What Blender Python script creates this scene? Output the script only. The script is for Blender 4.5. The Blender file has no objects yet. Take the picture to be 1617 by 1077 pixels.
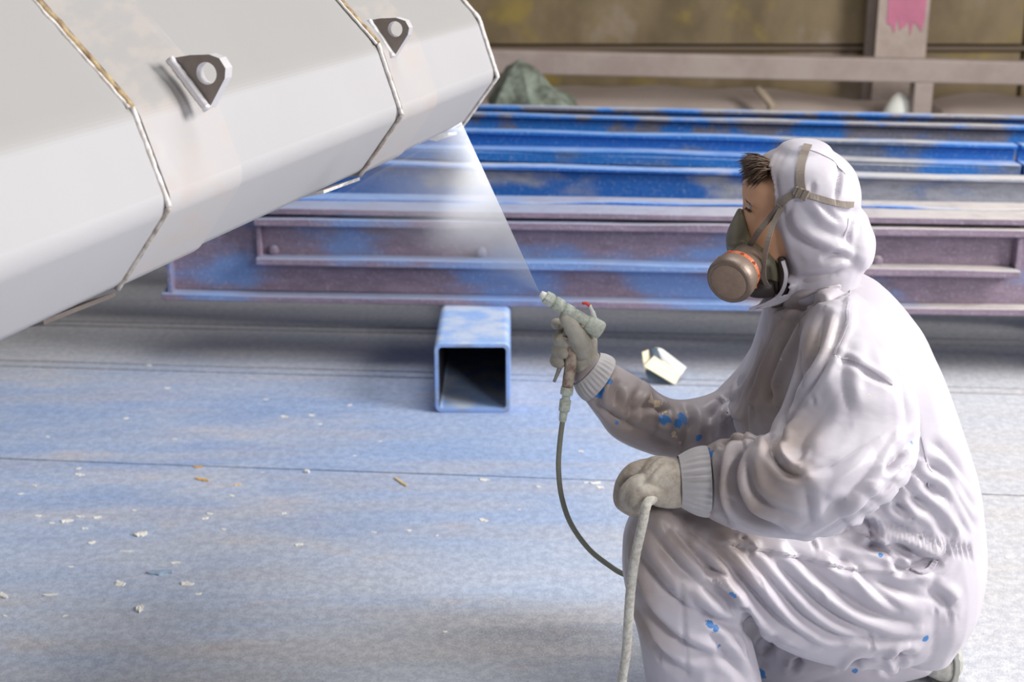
import bpy, bmesh, math, random
import numpy as np
from mathutils import Vector, Matrix, noise
from mathutils.bvhtree import BVHTree

random.seed(7)
S = bpy.context.scene
COL = S.collection
V = Vector

# ------------------------------------------------------------------ camera
FPX = 2246.0
PITCH = math.radians(17.6)
CAMH = 1.48
cam_d = bpy.data.cameras.new('camera')
cam_d.sensor_width = 36.0
cam_d.lens = FPX * 36.0 / 1617.0
cam_d.dof.use_dof = True
cam_d.dof.focus_distance = 2.36
cam_d.dof.aperture_fstop = cam_d.lens / 10.5
cam = bpy.data.objects.new('camera', cam_d)
cam.location = (0, 0, CAMH)
cam.rotation_euler = (math.pi / 2 - PITCH, 0, 0)
COL.objects.link(cam)
S.camera = cam

# ------------------------------------------------------------------ light
S.view_settings.view_transform = 'Standard'
S.view_settings.look = 'None'
S.view_settings.gamma = 1.0
S.view_settings.use_curve_mapping = False
S.view_settings.exposure = 0.0
w = bpy.data.worlds.new('world'); S.world = w; w.use_nodes = True
bg = w.node_tree.nodes['Background']
bg.inputs[0].default_value = (0.93, 0.91, 0.97, 1); bg.inputs[1].default_value = 0.19
S.cycles.volume_bounces = 8

def area(name, loc, target, sx, sy, power, color):
    d = bpy.data.lights.new(name, 'AREA'); d.shape = 'RECTANGLE'; d.size = sx; d.size_y = sy
    d.energy = power; d.color = color
    o = bpy.data.objects.new(name, d); COL.objects.link(o); o.location = loc
    o.rotation_euler = (V(target) - V(loc)).to_track_quat('-Z', 'Y').to_euler()
    return o
area('workshop_window_light', (5.2, 1.8, 3.5), (0.4, 3.0, 0.4), 2.3, 2.3, 500, (1.0, 0.97, 0.93))
area('doorway_light', (3.1, -2.0, 3.2), (0.1, 3.1, 0.3), 1.2, 1.2, 120, (1.0, 0.98, 0.97))
area('overhead_fill', (0.9, 3.6, 5.4), (0.4, 3.0, 0.0), 3.0, 2.4, 140, (0.97, 0.98, 1.0))  # added overhead fill with no known source, brightens floor and shoulders
sd_ = bpy.data.lights.new('mist_backlight', 'SPOT'); sd_.energy = 700; sd_.spot_size = math.radians(13); sd_.spot_blend = .6; sd_.shadow_soft_size = .12  # added unseen spot, only there to make the mist glow
so0 = bpy.data.objects.new('mist_backlight', sd_); COL.objects.link(so0); so0.location = (0.1, 5.0, 1.42)
so0.rotation_euler = (V((-.19, 2.45, 1.15)) - V((0.1, 5.0, 1.42))).to_track_quat('-Z', 'Y').to_euler()

# ------------------------------------------------------------------ picture to place helpers
FW = V((0, math.cos(PITCH), -math.sin(PITCH))); UP = V((0, math.sin(PITCH), math.cos(PITCH))); RT = V((1, 0, 0))
CP = V((0, 0, CAMH))
def ray(x, y): return FW + RT * ((x - 808.5) / FPX) + UP * ((538.5 - y) / FPX)
def at_t(x, y, t): return CP + ray(x, y) * t
def at_y(x, y, Y):
    r = ray(x, y); return CP + r * (Y / r.y)
def at_z(x, y, z):
    r = ray(x, y); return CP + r * ((z - CAMH) / r.z)
def on_plane(x, y, O, n):
    r = ray(x, y); return CP + r * ((O - CP).dot(n) / r.dot(n))

# ------------------------------------------------------------------ mesh helpers
def link(name, me, m=None, parent=None, smooth=False):
    if isinstance(me, bmesh.types.BMesh):
        b = me; me = bpy.data.meshes.new(name); b.normal_update(); b.to_mesh(me); b.free()
    if m is not None:
        for mm in (m if isinstance(m, (list, tuple)) else [m]): me.materials.append(mm)
    if smooth:
        me.polygons.foreach_set('use_smooth', [True] * len(me.polygons))
    o = bpy.data.objects.new(name, me); COL.objects.link(o)
    if parent is not None:
        o.parent = parent
        o.matrix_parent_inverse = Matrix.Translation(-V(parent.location))
    return o
def tag(o, label=None, cat=None, group=None, kind=None):
    if label: o['label'] = label
    if cat: o['category'] = cat
    if group: o['group'] = group
    if kind: o['kind'] = kind
    return o
def thing(name, loc, label, cat, group=None):
    o = bpy.data.objects.new(name, None); COL.objects.link(o); o.location = loc
    o.empty_display_size = .1
    return tag(o, label, cat, group)
def grid(bm, rings, closed=True, cap=True):
    vs = [[bm.verts.new(p) for p in r] for r in rings]
    n = len(rings[0])
    for i in range(len(rings) - 1):
        for j in range(n if closed else n - 1):
            k = (j + 1) % n
            bm.faces.new((vs[i][j], vs[i][k], vs[i + 1][k], vs[i + 1][j]))
    if cap and closed:
        bm.faces.new(list(reversed(vs[0]))); bm.faces.new(vs[-1])
    bmesh.ops.recalc_face_normals(bm, faces=bm.faces)
    return vs
def frame_for(d):
    d = d.normalized(); a = V((0, 0, 1)) if abs(d.z) < .9 else V((1, 0, 0))
    u = d.cross(a).normalized(); return u, d.cross(u).normalized()
def tube(bm, pts, rad, n=10, cap=True):
    pts = [V(p) for p in pts]; rings = []; u = None
    for i, p in enumerate(pts):
        d = (pts[min(i + 1, len(pts) - 1)] - pts[max(i - 1, 0)]).normalized()
        if u is None: u, _ = frame_for(d)
        u = (u - d * u.dot(d)).normalized(); v = d.cross(u)
        r = rad[i] if isinstance(rad, (list, tuple)) else rad
        rings.append([p + (u * math.cos(a) + v * math.sin(a)) * r for a in [2 * math.pi * k / n for k in range(n)]])
    grid(bm, rings, True, cap)
def lathe(bm, p0, axis, prof, n=24):
    """prof: list of (distance along axis, radius)"""
    ax = V(axis).normalized(); u, v = frame_for(ax)
    grid(bm, [[V(p0) + ax * s + (u * math.cos(a) + v * math.sin(a)) * r for a in [2 * math.pi * k / n for k in range(n)]] for s, r in prof])
def spline(pts, k=6):
    pts = [V(p) for p in pts]; out = []
    P = [pts[0] * 2 - pts[1]] + pts + [pts[-1] * 2 - pts[-2]]
    for i in range(1, len(P) - 2):
        for j in range(k):
            t = j / k; a, b, c, d = P[i - 1], P[i], P[i + 1], P[i + 2]
            out.append(.5 * ((2 * b) + (c - a) * t + (2 * a - 5 * b + 4 * c - d) * t * t + (3 * b - a - 3 * c + d) * t ** 3))
    out.append(pts[-1]); return out
def prism(bm, poly, d0, d1):
    """poly extruded: ring at +d0 and ring at +d1"""
    grid(bm, [[V(p) + V(d0) for p in poly], [V(p) + V(d1) for p in poly]])
def bevel(bm, w, seg=2, ang=0.5):
    es = [e for e in bm.edges if len(e.link_faces) == 2 and e.calc_face_angle(0) > ang]
    bmesh.ops.bevel(bm, geom=es, offset=w, segments=seg, profile=.5, affect='EDGES')

# ------------------------------------------------------------------ materials
def newmat(name):
    m = bpy.data.materials.new(name); m.use_nodes = True
    return m, m.node_tree.nodes, m.node_tree.links, m.node_tree.nodes['Principled BSDF']
def N(ns, t, **kw):
    n = ns.new(t)
    for k, v in kw.items():
        if k.startswith('i_'):
            key = k[2:]; key = int(key) if key.isdigit() else key
            n.inputs[key].default_value = v
        else: setattr(n, k, v)
    return n
def ramp(ns, stops, interp='LINEAR'):
    r = ns.new('ShaderNodeValToRGB'); cr = r.color_ramp; cr.interpolation = interp
    while len(cr.elements) < len(stops): cr.elements.new(.5)
    for e, (p, c) in zip(cr.elements, stops):
        e.position = p; e.color = (c[0], c[1], c[2], 1) if len(c) == 3 else c
    return r
def coords(ns, ln, scale=(1, 1, 1), loc=(0, 0, 0), kind='pos'):
    if kind == 'pos': s = ns.new('ShaderNodeNewGeometry').outputs['Position']
    else: s = ns.new('ShaderNodeTexCoord').outputs['Object']
    mp = ns.new('ShaderNodeMapping'); mp.inputs['Scale'].default_value = scale; mp.inputs['Location'].default_value = loc
    ln.new(s, mp.inputs['Vector']); return mp.outputs[0]
def noise_n(ns, ln, vec, scale, detail=4, rough=.55):
    n = ns.new('ShaderNodeTexNoise'); n.inputs['Scale'].default_value = scale
    n.inputs['Detail'].default_value = detail; n.inputs['Roughness'].default_value = rough
    ln.new(vec, n.inputs['Vector']); return n.outputs['Fac']
def mix(ns, ln, fac, a, b, mode='MIX'):
    m = ns.new('ShaderNodeMix'); m.data_type = 'RGBA'; m.blend_type = mode
    for s, v in ((m.inputs[0], fac), (m.inputs[6], a), (m.inputs[7], b)):
        if hasattr(v, 'is_output'): ln.new(v, s)
        else: s.default_value = v if isinstance(v, (int, float)) else (v[0], v[1], v[2], 1)
    return m.outputs[2]
def mathn(ns, ln, op, a, b=0.0, clamp=False):
    m = ns.new('ShaderNodeMath'); m.operation = op; m.use_clamp = clamp
    for s, v in ((m.inputs[0], a), (m.inputs[1], b)):
        if hasattr(v, 'is_output'): ln.new(v, s)
        else: s.default_value = v
    return m.outputs[0]
def bump(ns, ln, bsdf, h, strength=.3, dist=.01):
    b = ns.new('ShaderNodeBump'); b.inputs['Strength'].default_value = strength; b.inputs['Distance'].default_value = dist
    ln.new(h, b.inputs['Height']); ln.new(b.outputs[0], bsdf.inputs['Normal'])
def mrange(ns, ln, v, a, b, c=0.0, d=1.0, smooth=True):
    m = ns.new('ShaderNodeMapRange'); m.interpolation_type = 'SMOOTHSTEP' if smooth else 'LINEAR'
    ln.new(v, m.inputs[0])
    for i, x in zip((1, 2, 3, 4), (a, b, c, d)): m.inputs[i].default_value = x
    return m.outputs[0]
def blob(ns, ln, cx, cy, rx, ry, soft=1.0):
    """1 inside an ellipse on the ground, falling to 0 outside (settled dust or paint, paler floor, painted shadow)"""
    mp = coords(ns, ln, (1 / rx, 1 / ry, 0), (-cx / rx, -cy / ry, 0))
    l = ns.new('ShaderNodeVectorMath'); l.operation = 'LENGTH'; ln.new(mp, l.inputs[0])
    return mrange(ns, ln, l.outputs['Value'], 1.0 + soft * .5, 1.0 - soft * .5 if soft < 2 else 0)

def plain(name, col, rough=.5, metal=0.0, var=.12, scale=60, bmp=.15, dist=.002):
    m, ns, ln, b = newmat(name)
    c = coords(ns, ln); f = noise_n(ns, ln, c, scale, 4)
    r = mix(ns, ln, f, tuple(x * (1 - var) for x in col), tuple(min(1, x * (1 + var)) for x in col))
    ln.new(r, b.inputs['Base Color']); b.inputs['Roughness'].default_value = rough; b.inputs['Metallic'].default_value = metal
    bump(ns, ln, b, noise_n(ns, ln, c, scale * 3, 3), bmp, dist); return m

def mat_floor():
    m, ns, ln, b = newmat('paint_dusted_concrete')
    wide = coords(ns, ln, (.8, 2.6, 1)); fine = coords(ns, ln)
    n1 = noise_n(ns, ln, wide, 1.3, 5, .6); n2 = noise_n(ns, ln, coords(ns, ln, (1, 3.2, 1), (3.1, 7, 0)), 2.3, 6, .65)
    n3 = noise_n(ns, ln, fine, 45, 5, .75); n4 = noise_n(ns, ln, fine, 260, 3, .7)
    base = mix(ns, ln, mrange(ns, ln, n1, .38, .66), (.62, .65, .71), (.49, .58, .74))
    base = mix(ns, ln, mathn(ns, ln, 'MULTIPLY', mrange(ns, ln, n2, .56, .72), .75), base, (.66, .58, .54))
    # blue paint dust round the rack of beams and along its front
    bl = blob(ns, ln, -.85, 3.75, 1.25, .75, 1.4)
    base = mix(ns, ln, mathn(ns, ln, 'MULTIPLY', bl, mrange(ns, ln, n2, .7, .35, .2, .6)), base, (.15, .30, .64))
    bl2 = blob(ns, ln, -.05, 3.7, .5, .6, 1.2)
    base = mix(ns, ln, mathn(ns, ln, 'MULTIPLY', bl2, .45), base, (.30, .46, .78))
    # paler floor on the right
    pl = blob(ns, ln, 1.55, 2.6, .95, 1.7, 1.2)
    base = mix(ns, ln, mathn(ns, ln, 'MULTIPLY', pl, .85), base, (.60, .585, .585))
    # soft shadow of the person, painted on the middle of the foreground
    fig_shadow = blob(ns, ln, .02, 2.62, .30, .13, 1.9)
    base = mix(ns, ln, mathn(ns, ln, 'MULTIPLY', fig_shadow, mrange(ns, ln, n1, .3, .7, .6, 1.0)), base, (.20, .19, .19))
    # brownish streaks; floor also turns browner and darker towards the back
    br = mathn(ns, ln, 'MULTIPLY', mrange(ns, ln, noise_n(ns, ln, coords(ns, ln, (.45, 3.5, 1), (9, 2, 0)), 2.2, 4), .46, .62), .6)
    sp_ = N(ns, 'ShaderNodeSeparateXYZ'); ln.new(fine, sp_.inputs[0]); far = mrange(ns, ln, sp_.outputs[1], 4.1, 4.7)
    base = mix(ns, ln, mathn(ns, ln, 'MULTIPLY', far, .8), base, (.36, .335, .29))
    base = mix(ns, ln, br, base, mix(ns, ln, .5, base, (.60, .54, .49)))
    base = mix(ns, ln, mrange(ns, ln, n3, .36, .62, .0, .7), base, mix(ns, ln, 1.0, base, (.62, .63, .68), 'MULTIPLY'))
    base = mix(ns, ln, mrange(ns, ln, n4, .50, .66, 0, .32), base, (.86, .86, .88))
    base = mix(ns, ln, mrange(ns, ln, noise_n(ns, ln, fine, 150, 4, .7), .56, .68, 0, .6), base, (.17, .23, .36))
    ln.new(base, b.inputs['Base Color']); b.inputs['Roughness'].default_value = .72
    hgt = mathn(ns, ln, 'ADD', mathn(ns, ln, 'MULTIPLY', n3, .7), n4)
    bump(ns, ln, b, hgt, .45, .004); return m
def mat_girder(name, rust, blue, dust, seed, thr=.5, xs=1.1, scale=1.0, fade=.16):
    """old beam: mauve primer, patches of blue paint, pale dust on whatever faces up"""
    m, ns, ln, b = newmat(name)
    c = coords(ns, ln, (xs, 2, 2.6), (seed, seed * .7, 0)); fine = coords(ns, ln)
    n1 = noise_n(ns, ln, c, 1.9 * scale, 3, .5); n2 = noise_n(ns, ln, coords(ns, ln, (3, 3, 9), (seed, 0, 0)), 5, 5, .7)
    n3 = noise_n(ns, ln, fine, 90, 4, .7)
    g = ns.new('ShaderNodeNewGeometry'); sp = ns.new('ShaderNodeSeparateXYZ'); ln.new(g.outputs['Normal'], sp.inputs[0])
    sx_ = ns.new('ShaderNodeSeparateXYZ'); ln.new(coords(ns, ln), sx_.inputs[0]); right = mrange(ns, ln, sx_.outputs[0], -.1, 1.5)
    n1 = mathn(ns, ln, 'SUBTRACT', n1, mathn(ns, ln, 'MULTIPLY', mathn(ns, ln, 'SUBTRACT', right, .35), fade))
    col = mix(ns, ln, mrange(ns, ln, n2, .3, .7), rust, tuple(x * .72 for x in rust))
    col = mix(ns, ln, mrange(ns, ln, n1, thr - .07, thr + .07), col, blue)
    col = mix(ns, ln, mrange(ns, ln, n3, .5, .8, 0, .35), col, (.62, .66, .74))
    upf = mrange(ns, ln, sp.outputs[2], .3, .9, 0, .8)
    dustc = mix(ns, ln, right, dust, (.66, .62, .57)); dustc = mix(ns, ln, mathn(ns, ln, 'MULTIPLY', mrange(ns, ln, n1, thr - .12, thr + .12), .8), dustc, (.24, .42, .78))
    col = mix(ns, ln, mathn(ns, ln, 'MULTIPLY', upf, mrange(ns, ln, n2, .25, .6, .55, 1)), col, dustc)
    ln.new(col, b.inputs['Base Color']); b.inputs['Roughness'].default_value = .6
    bump(ns, ln, b, mathn(ns, ln, 'ADD', n3, n2), .4, .006); return m
def mat_boom(name, col=(.385, .38, .395), warm=.0):
    m, ns, ln, b = newmat(name)
    f = coords(ns, ln); n1 = noise_n(ns, ln, f, 3, 4); n2 = noise_n(ns, ln, f, 420, 3, .7)
    c = mix(ns, ln, n1, tuple(x * .94 for x in col), tuple(min(1, x * 1.05) for x in col))
    c = mix(ns, ln, mrange(ns, ln, n2, .45, .75, 0, .16), c, (.45, .44, .46))
    g_ = ns.new('ShaderNodeNewGeometry'); sp_ = ns.new('ShaderNodeSeparateXYZ'); ln.new(g_.outputs['True Normal'], sp_.inputs[0])
    top_shade = mrange(ns, ln, sp_.outputs[2], .25, .55)   # upper plates coloured darker and warmer, toning down the light that reaches them
    c = mix(ns, ln, top_shade, c, mix(ns, ln, n1, (.272, .264, .258), (.298, .289, .282)))
    if warm:
        st = noise_n(ns, ln, coords(ns, ln, (9, 3, 9)), 3, 4)
        c = mix(ns, ln, mathn(ns, ln, 'MULTIPLY', mrange(ns, ln, st, .45, .65), warm), c, (.42, .35, .31))
        c = mix(ns, ln, mathn(ns, ln, 'MULTIPLY', mrange(ns, ln, n1, .5, .62), .6), c, (.47, .455, .465))
    ln.new(c, b.inputs['Base Color']); b.inputs['Roughness'].default_value = .6
    b.inputs['Metallic'].default_value = .0
    bump(ns, ln, b, n2, .12, .0015); return m
def mat_rusty(name, a, bcol, scale=40, rough=.6):
    m, ns, ln, b = newmat(name); f = coords(ns, ln); n = noise_n(ns, ln, f, scale, 5, .7)
    c = mix(ns, ln, mrange(ns, ln, n, .35, .65), a, bcol); ln.new(c, b.inputs['Base Color']); b.inputs['Roughness'].default_value = rough
    bump(ns, ln, b, n, .6, .004); return m
def mat_cloth():
    m, ns, ln, b = newmat('coverall_nylon')
    at = N(ns, 'ShaderNodeAttribute', attribute_name='stain_shade'); sp = ns.new('ShaderNodeSeparateColor'); ln.new(at.outputs['Color'], sp.inputs[0])
    f = coords(ns, ln); n = noise_n(ns, ln, f, 7, 5, .6); nf = noise_n(ns, ln, f, 55, 4, .7); nn = noise_n(ns, ln, f, 900, 2)
    c = mix(ns, ln, n, (.455, .425, .485), (.53, .505, .555))
    # brownish overspray dirt and painted shade on the front (attribute R), broken up by noise
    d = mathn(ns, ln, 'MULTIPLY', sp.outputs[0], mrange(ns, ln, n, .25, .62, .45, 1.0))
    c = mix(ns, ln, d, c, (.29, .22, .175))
    bl = mrange(ns, ln, mathn(ns, ln, 'ADD', sp.outputs[1], mathn(ns, ln, 'MULTIPLY', mathn(ns, ln, 'SUBTRACT', nf, .5), 2.2)), .48, .56)
    c = mix(ns, ln, bl, c, (.05, .20, .50))
    yl = mrange(ns, ln, mathn(ns, ln, 'ADD', sp.outputs[2], mathn(ns, ln, 'MULTIPLY', mathn(ns, ln, 'SUBTRACT', nf, .5), 3.0)), .62, .68)
    c = mix(ns, ln, yl, c, (.72, .58, .40))
    ln.new(c, b.inputs['Base Color']); b.inputs['Roughness'].default_value = .46
    b.inputs['Sheen Weight'].default_value = .15
    fold = noise_n(ns, ln, coords(ns, ln, (5, 5, 11), (0, 0, 0)), 3.2, 3, .5)
    bump(ns, ln, b, mathn(ns, ln, 'ADD', fold, mathn(ns, ln, 'MULTIPLY', nn, .02)), .08, .02); return m
def mat_wall():
    m, ns, ln, b = newmat('grimy_steel_wall')
    f = coords(ns, ln); n = noise_n(ns, ln, coords(ns, ln, (1.2, 1, .8)), 1.6, 5, .6); n2 = noise_n(ns, ln, coords(ns, ln, (1, 1, 1), (5, 0, 2)), 2.1, 4)
    c = mix(ns, ln, mrange(ns, ln, n, .3, .7), (.115, .082, .038), (.235, .175, .095))
    c = mix(ns, ln, mrange(ns, ln, n2, .55, .68, 0, .7), c, (.30, .22, .035))
    c = mix(ns, ln, mrange(ns, ln, n2, .42, .30, 0, .5), c, (.36, .30, .27))
    ln.new(c, b.inputs['Base Color']); b.inputs['Roughness'].default_value = .6
    bump(ns, ln, b, n, .3, .02); return m
M = dict(
    floor=mat_floor(), joint=plain('joint_dirt', (.10, .12, .16), .9),
    girder_a=mat_girder('mauve_girder_paint', (.265, .20, .27), (.15, .25, .50), (.36, .43, .60), 3.3, .60, 1.1, 1.0, .10),
    girder_b=mat_girder('blue_girder_paint', (.40, .42, .50), (.012, .13, .50), (.70, .73, .80), 6.1, .46, 1.5, 1.0, .24),
    girder_c=mat_girder('deep_blue_girder_paint', (.15, .19, .30), (.010, .15, .52), (.38, .48, .66), 1.7, .43, 1.6),
    girder_d=mat_girder('patchy_blue_girder_paint', (.19, .19, .25), (.012, .16, .55), (.48, .55, .68), 8.2, .49, 2.6, 1.3, .05),
    tube=mat_girder('blue_dusted_tube', (.30, .40, .62), (.24, .38, .72), (.60, .67, .80), 2.0, .5, 2, 3, 0),
    tube_in=plain('tube_inside_shade', (.035, .035, .045), .8),  # near-black colour stands for the shade inside the tube
    boom=mat_boom('grey_primer'), band=mat_boom('grey_primer_with_bare_patches', (.41, .395, .40), .3),
    weld=mat_rusty('weld_bead', (.70, .68, .67), (.48, .44, .41), 60, .45), sealant=mat_rusty('brown_joint_filler', (.17, .10, .045), (.42, .32, .17), 50),
    weld_dull=mat_rusty('dull_weld_bead', (.46, .43, .41), (.27, .22, .18), 60, .5),
    gap=plain('dark_gap', (.06, .045, .045), .8), lug=plain('bare_lug_steel', (.22, .19, .175), .38, .6, .25, 50, .3),
    lug_edge=plain('bright_lug_edge', (.66, .64, .66), .35, .35, .1, 60),
    cloth=mat_cloth(), glove=mat_rusty('dirty_grey_green_glove', (.34, .31, .25), (.44, .42, .36), 28, .7),
    glove_brown=mat_rusty('dirty_brown_grey_glove', (.30, .245, .19), (.46, .42, .36), 26, .7),
    skin=plain('skin', (.66, .36, .205), .5, 0, .08, 30, .05), hair=plain('dark_brown_hair', (.075, .042, .024), .5, 0, .3, 200),
    mask=plain('olive_rubber', (.135, .12, .075), .45, 0, .25, 50, .2), strap=plain('dusty_strap', (.24, .20, .165), .6, 0, .15, 300, .4),
    strap_dark=plain('dark_strap', (.12, .095, .075), .55, 0, .2, 200, .3),
    canister=plain('dusty_brown_canister', (.19, .14, .11), .42, .25, .2, 80, .2), canister_face=plain('canister_filter_face', (.29, .205, .15), .75, 0, .2, 120, .4),
    orange=plain('orange_ring', (.45, .10, .03), .45, 0, .2, 80), dark=plain('near_black_rubber', (.035, .025, .022), .5),
    eye=plain('eye_white', (.5, .42, .38), .3),
    gun=mat_rusty('pale_green_overspray_on_gun', (.60, .64, .56), (.42, .46, .38), 120, .5), gun_grip=mat_rusty('red_brown_grip', (.22, .13, .10), (.46, .40, .32), 70, .55),
    red=plain('red_plastic', (.60, .06, .03), .4), steel=plain('grimy_steel', (.30, .30, .25), .45, .3, .25, 90),
    hose_a=plain('olive_grey_hose', (.23, .235, .18), .6, 0, .2, 150, .4), hose_b=mat_rusty('white_crusted_hose', (.66, .64, .58), (.46, .43, .36), 130, .7),
    shoe=mat_rusty('dusty_shoe_leather', (.30, .30, .28), (.45, .44, .41), 60, .7), sole=plain('shoe_sole', (.42, .42, .39), .8, 0, .2, 90),
    wall=mat_wall(), wall_dark=plain('dark_wall_seam', (.05, .035, .012), .7), wall_trim=plain('dusty_wall_ledge', (.13, .09, .06), .6),
    rail=mat_rusty('dusty_mauve_rail', (.36, .30, .27), (.30, .235, .215), 3.5, .6), column=mat_rusty('dusty_column', (.44, .36, .315), (.36, .29, .25), 5, .6),
    pink=plain('pink_paint', (.52, .16, .26), .5, 0, .25, 8), sheet=plain('dusty_plastic_sheeting', (.40, .33, .29), .6, 0, .12, 6, .3),
    tarp=mat_rusty('grey_green_tarp', (.085, .095, .07), (.24, .28, .23), 9, .7), stick=plain('dusty_stick', (.34, .27, .20), .7),
    chip=plain('white_paint_chip', (.78, .76, .70), .6, 0, .1, 90), peel=plain('yellow_peel', (.66, .40, .12), .6, 0, .25, 60),
    straw=plain('straw_coloured_shaving', (.66, .50, .25), .65, 0, .2, 60), cream=plain('cream_foam', (.80, .72, .50), .7, 0, .08, 90), greychip=plain('blue_grey_offcut', (.30, .40, .52), .5),
    cream_white=plain('cream_white_card', (.74, .75, .70), .6, 0, .06, 60), cardin=plain('dark_teal_card_inside', (.05, .08, .11), .6),
)

# ------------------------------------------------------------------ floor: slabs with recessed joints
def slab_line(a, b):
    """line on the floor through two picture points -> y at x"""
    p, q = at_z(*a, 0), at_z(*b, 0); k = (q.y - p.y) / (q.x - p.x)
    return lambda x: p.y + k * (x - p.x)
lines = [slab_line((0, 724), (990, 760)), slab_line((0, 578), (681, 597)), slab_line((0, 569), (681, 588)),
         slab_line((89, 514), (690, 527)), slab_line((89, 507), (690, 519))]
XL, XR = -6.0, 6.0
bm = bmesh.new()
prism(bm, [(XL, -2.5, 0), (XR, -2.5, 0), (XR, 8.35, 0), (XL, 8.35, 0)], (0, 0, -.2), (0, 0, -.012))
floor = link('floor', bm, M['joint']); tag(floor, kind='structure')
def slab(fa, fb, ga, gb):
    bm = bmesh.new(); n = 24
    lo = [V((XL + (XR - XL) * i / n, fa(XL + (XR - XL) * i / n) + ga + .0022 * math.sin(i * 2.3), 0)) for i in range(n + 1)]
    hi = [V((XL + (XR - XL) * i / n, fb(XL + (XR - XL) * i / n) - gb + .0022 * math.sin(i * 1.7), 0)) for i in range(n + 1)]
    prism(bm, lo + hi[::-1], (0, 0, -.013), (0, 0, 0))
    link('floor_slab', bm, M['floor'], floor)
near = lambda x: -2.5; farf = lambda x: 8.3
G = .0035
slab(near, lines[0], 0, G); slab(lines[0], lines[1], G, G * 1.6); slab(lines[1], lines[2], G * 1.6, G * 1.6)
slab(lines[2], lines[3], G * 1.6, G * 2); slab(lines[3], lines[4], G * 2, G * 2); slab(lines[4], farf, G * 2, 0)

# ------------------------------------------------------------------ back wall, column, ledge, rail
WY = 8.25
bm = bmesh.new(); prism(bm, [(XL, 0, -.2), (XR, 0, -.2), (XR, 0, 3.4), (XL, 0, 3.4)], (0, WY, 0), (0, WY + .12, 0))
wall = link('wall_back', bm, M['wall_dark']); tag(wall, kind='structure')
def wx(px, Y=WY): return at_y(px, 60, Y).x
panels = [(XL, wx(420)), (wx(423), wx(1366)), (wx(1384), wx(1612)), (wx(1618), XR)]
zl = at_y(1000, 76, WY - .03).z
for (a, b) in panels:
    for z0, z1 in ((0, zl - .02), (zl + .02, 3.4)):
        bm = bmesh.new(); prism(bm, [(a, 0, z0), (b, 0, z0), (b, 0, z1), (a, 0, z1)], (0, WY - .03, 0), (0, WY + .01, 0)); bevel(bm, .006, 1)
        link('wall_panel', bm, M['wall'], wall)
bm = bmesh.new(); prism(bm, [(XL, 0, zl - .012), (XR, 0, zl - .012), (XR, 0, zl + .012), (XL, 0, zl + .012)], (0, WY - .05, 0), (0, WY + .01, 0))
link('wall_ledge', bm, M['wall_trim'], wall)
cx0, cx1 = at_y(1383, 60, 7.95).x, at_y(1463, 60, 7.95).x
bm = bmesh.new()
for (a, b, c, d) in ((cx0, cx1, 7.94, 7.965), (cx0, cx1, 8.18, 8.205), ((cx0 + cx1) / 2 - .02, (cx0 + cx1) / 2 + .02, 7.965, 8.18)):
    prism(bm, [(a, c, 0), (b, c, 0), (b, d, 0), (a, d, 0)], (0, 0, 0), (0, 0, 3.4))
t2 = link('trim_1', bm, M['column']); tag(t2, kind='structure')
zp = at_y(1425, 42, 7.93).z
bm = bmesh.new()
edge = [V((cx0 + .05 + (cx1 - cx0 - .07) * i / 14, 0, zp + .03 * math.sin(i * 1.9) + .02 * math.cos(i * 3.1))) for i in range(15)]
prism(bm, edge + [V((cx1 - .02, 0, 2.4)), V((cx0 + .05, 0, 2.4))], (0, 7.936, 0), (0, 7.945, 0)); link('pink_paint_patch', bm, M['pink'], t2)

# guard rail
RY = 7.55
p, q = at_y(782, 96, RY), at_y(1617, 114, RY)
sl = (q.z - p.z) / (q.x - p.x); hz = lambda x: p.z + sl * (x - p.x)
rail = thing('guard_rail', (0.9, RY, 0), 'dusty mauve square tube guard rail standing along the grimy back wall', 'guard rail')
bm = bmesh.new()
x0, x1 = -2.6, 4.2
prism(bm, [(x0, 0, hz(x0) - .062), (x1, 0, hz(x1) - .062), (x1, 0, hz(x1) + .058), (x0, 0, hz(x0) + .058)], (0, RY - .05, 0), (0, RY + .05, 0)); bevel(bm, .008)
link('rail_bar', bm, M['rail'], rail)
for px in (-10, 1454, 2700):
    xx = at_y(px, 150, RY).x; bm = bmesh.new()
    prism(bm, [(xx - .05, RY - .05, 0), (xx + .05, RY - .05, 0), (xx + .05, RY + .05, 0), (xx - .05, RY + .05, 0)], (0, 0, 0), (0, 0, hz(xx) - .06)); bevel(bm, .008)
    link('post', bm, M['rail'], rail)

# long humped roll of dusty sheeting behind the rail
def sheet_roll(name, pts, r, label, seed, mt=None):
    rnd = random.Random(seed); bm = bmesh.new(); rings = []
    P = spline(pts, 7)
    for i, c in enumerate(P):
        rr = r[0] + (r[1] - r[0]) * i / len(P)
        ring = []
        for k in range(28):
            a = 2 * math.pi * k / 28
            q = V((c.x, c.y + math.cos(a) * rr * 1.2, c.z + math.sin(a) * rr))
            d = noise.noise(V((q.x * 2.0 + seed, q.y * 7, q.z * 7))) * .035 + .015 * noise.noise(V((q.x * 9, q.y * 20, q.z * 20 + seed)))
            q += V((0, math.cos(a), math.sin(a))) * d
            q.z = max(q.z, .0); ring.append(q)
        rings.append(ring)
    grid(bm, rings); o = link(name, bm, mt or M['sheet'], None, True); tag(o, label, 'sheeting'); return o
def hump(cols, Y, base=.0):
    out = []
    for px, py in cols:
        t = at_y(px, py, Y); out.append(V((t.x, Y, t.z / 2)))
    return out
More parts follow.
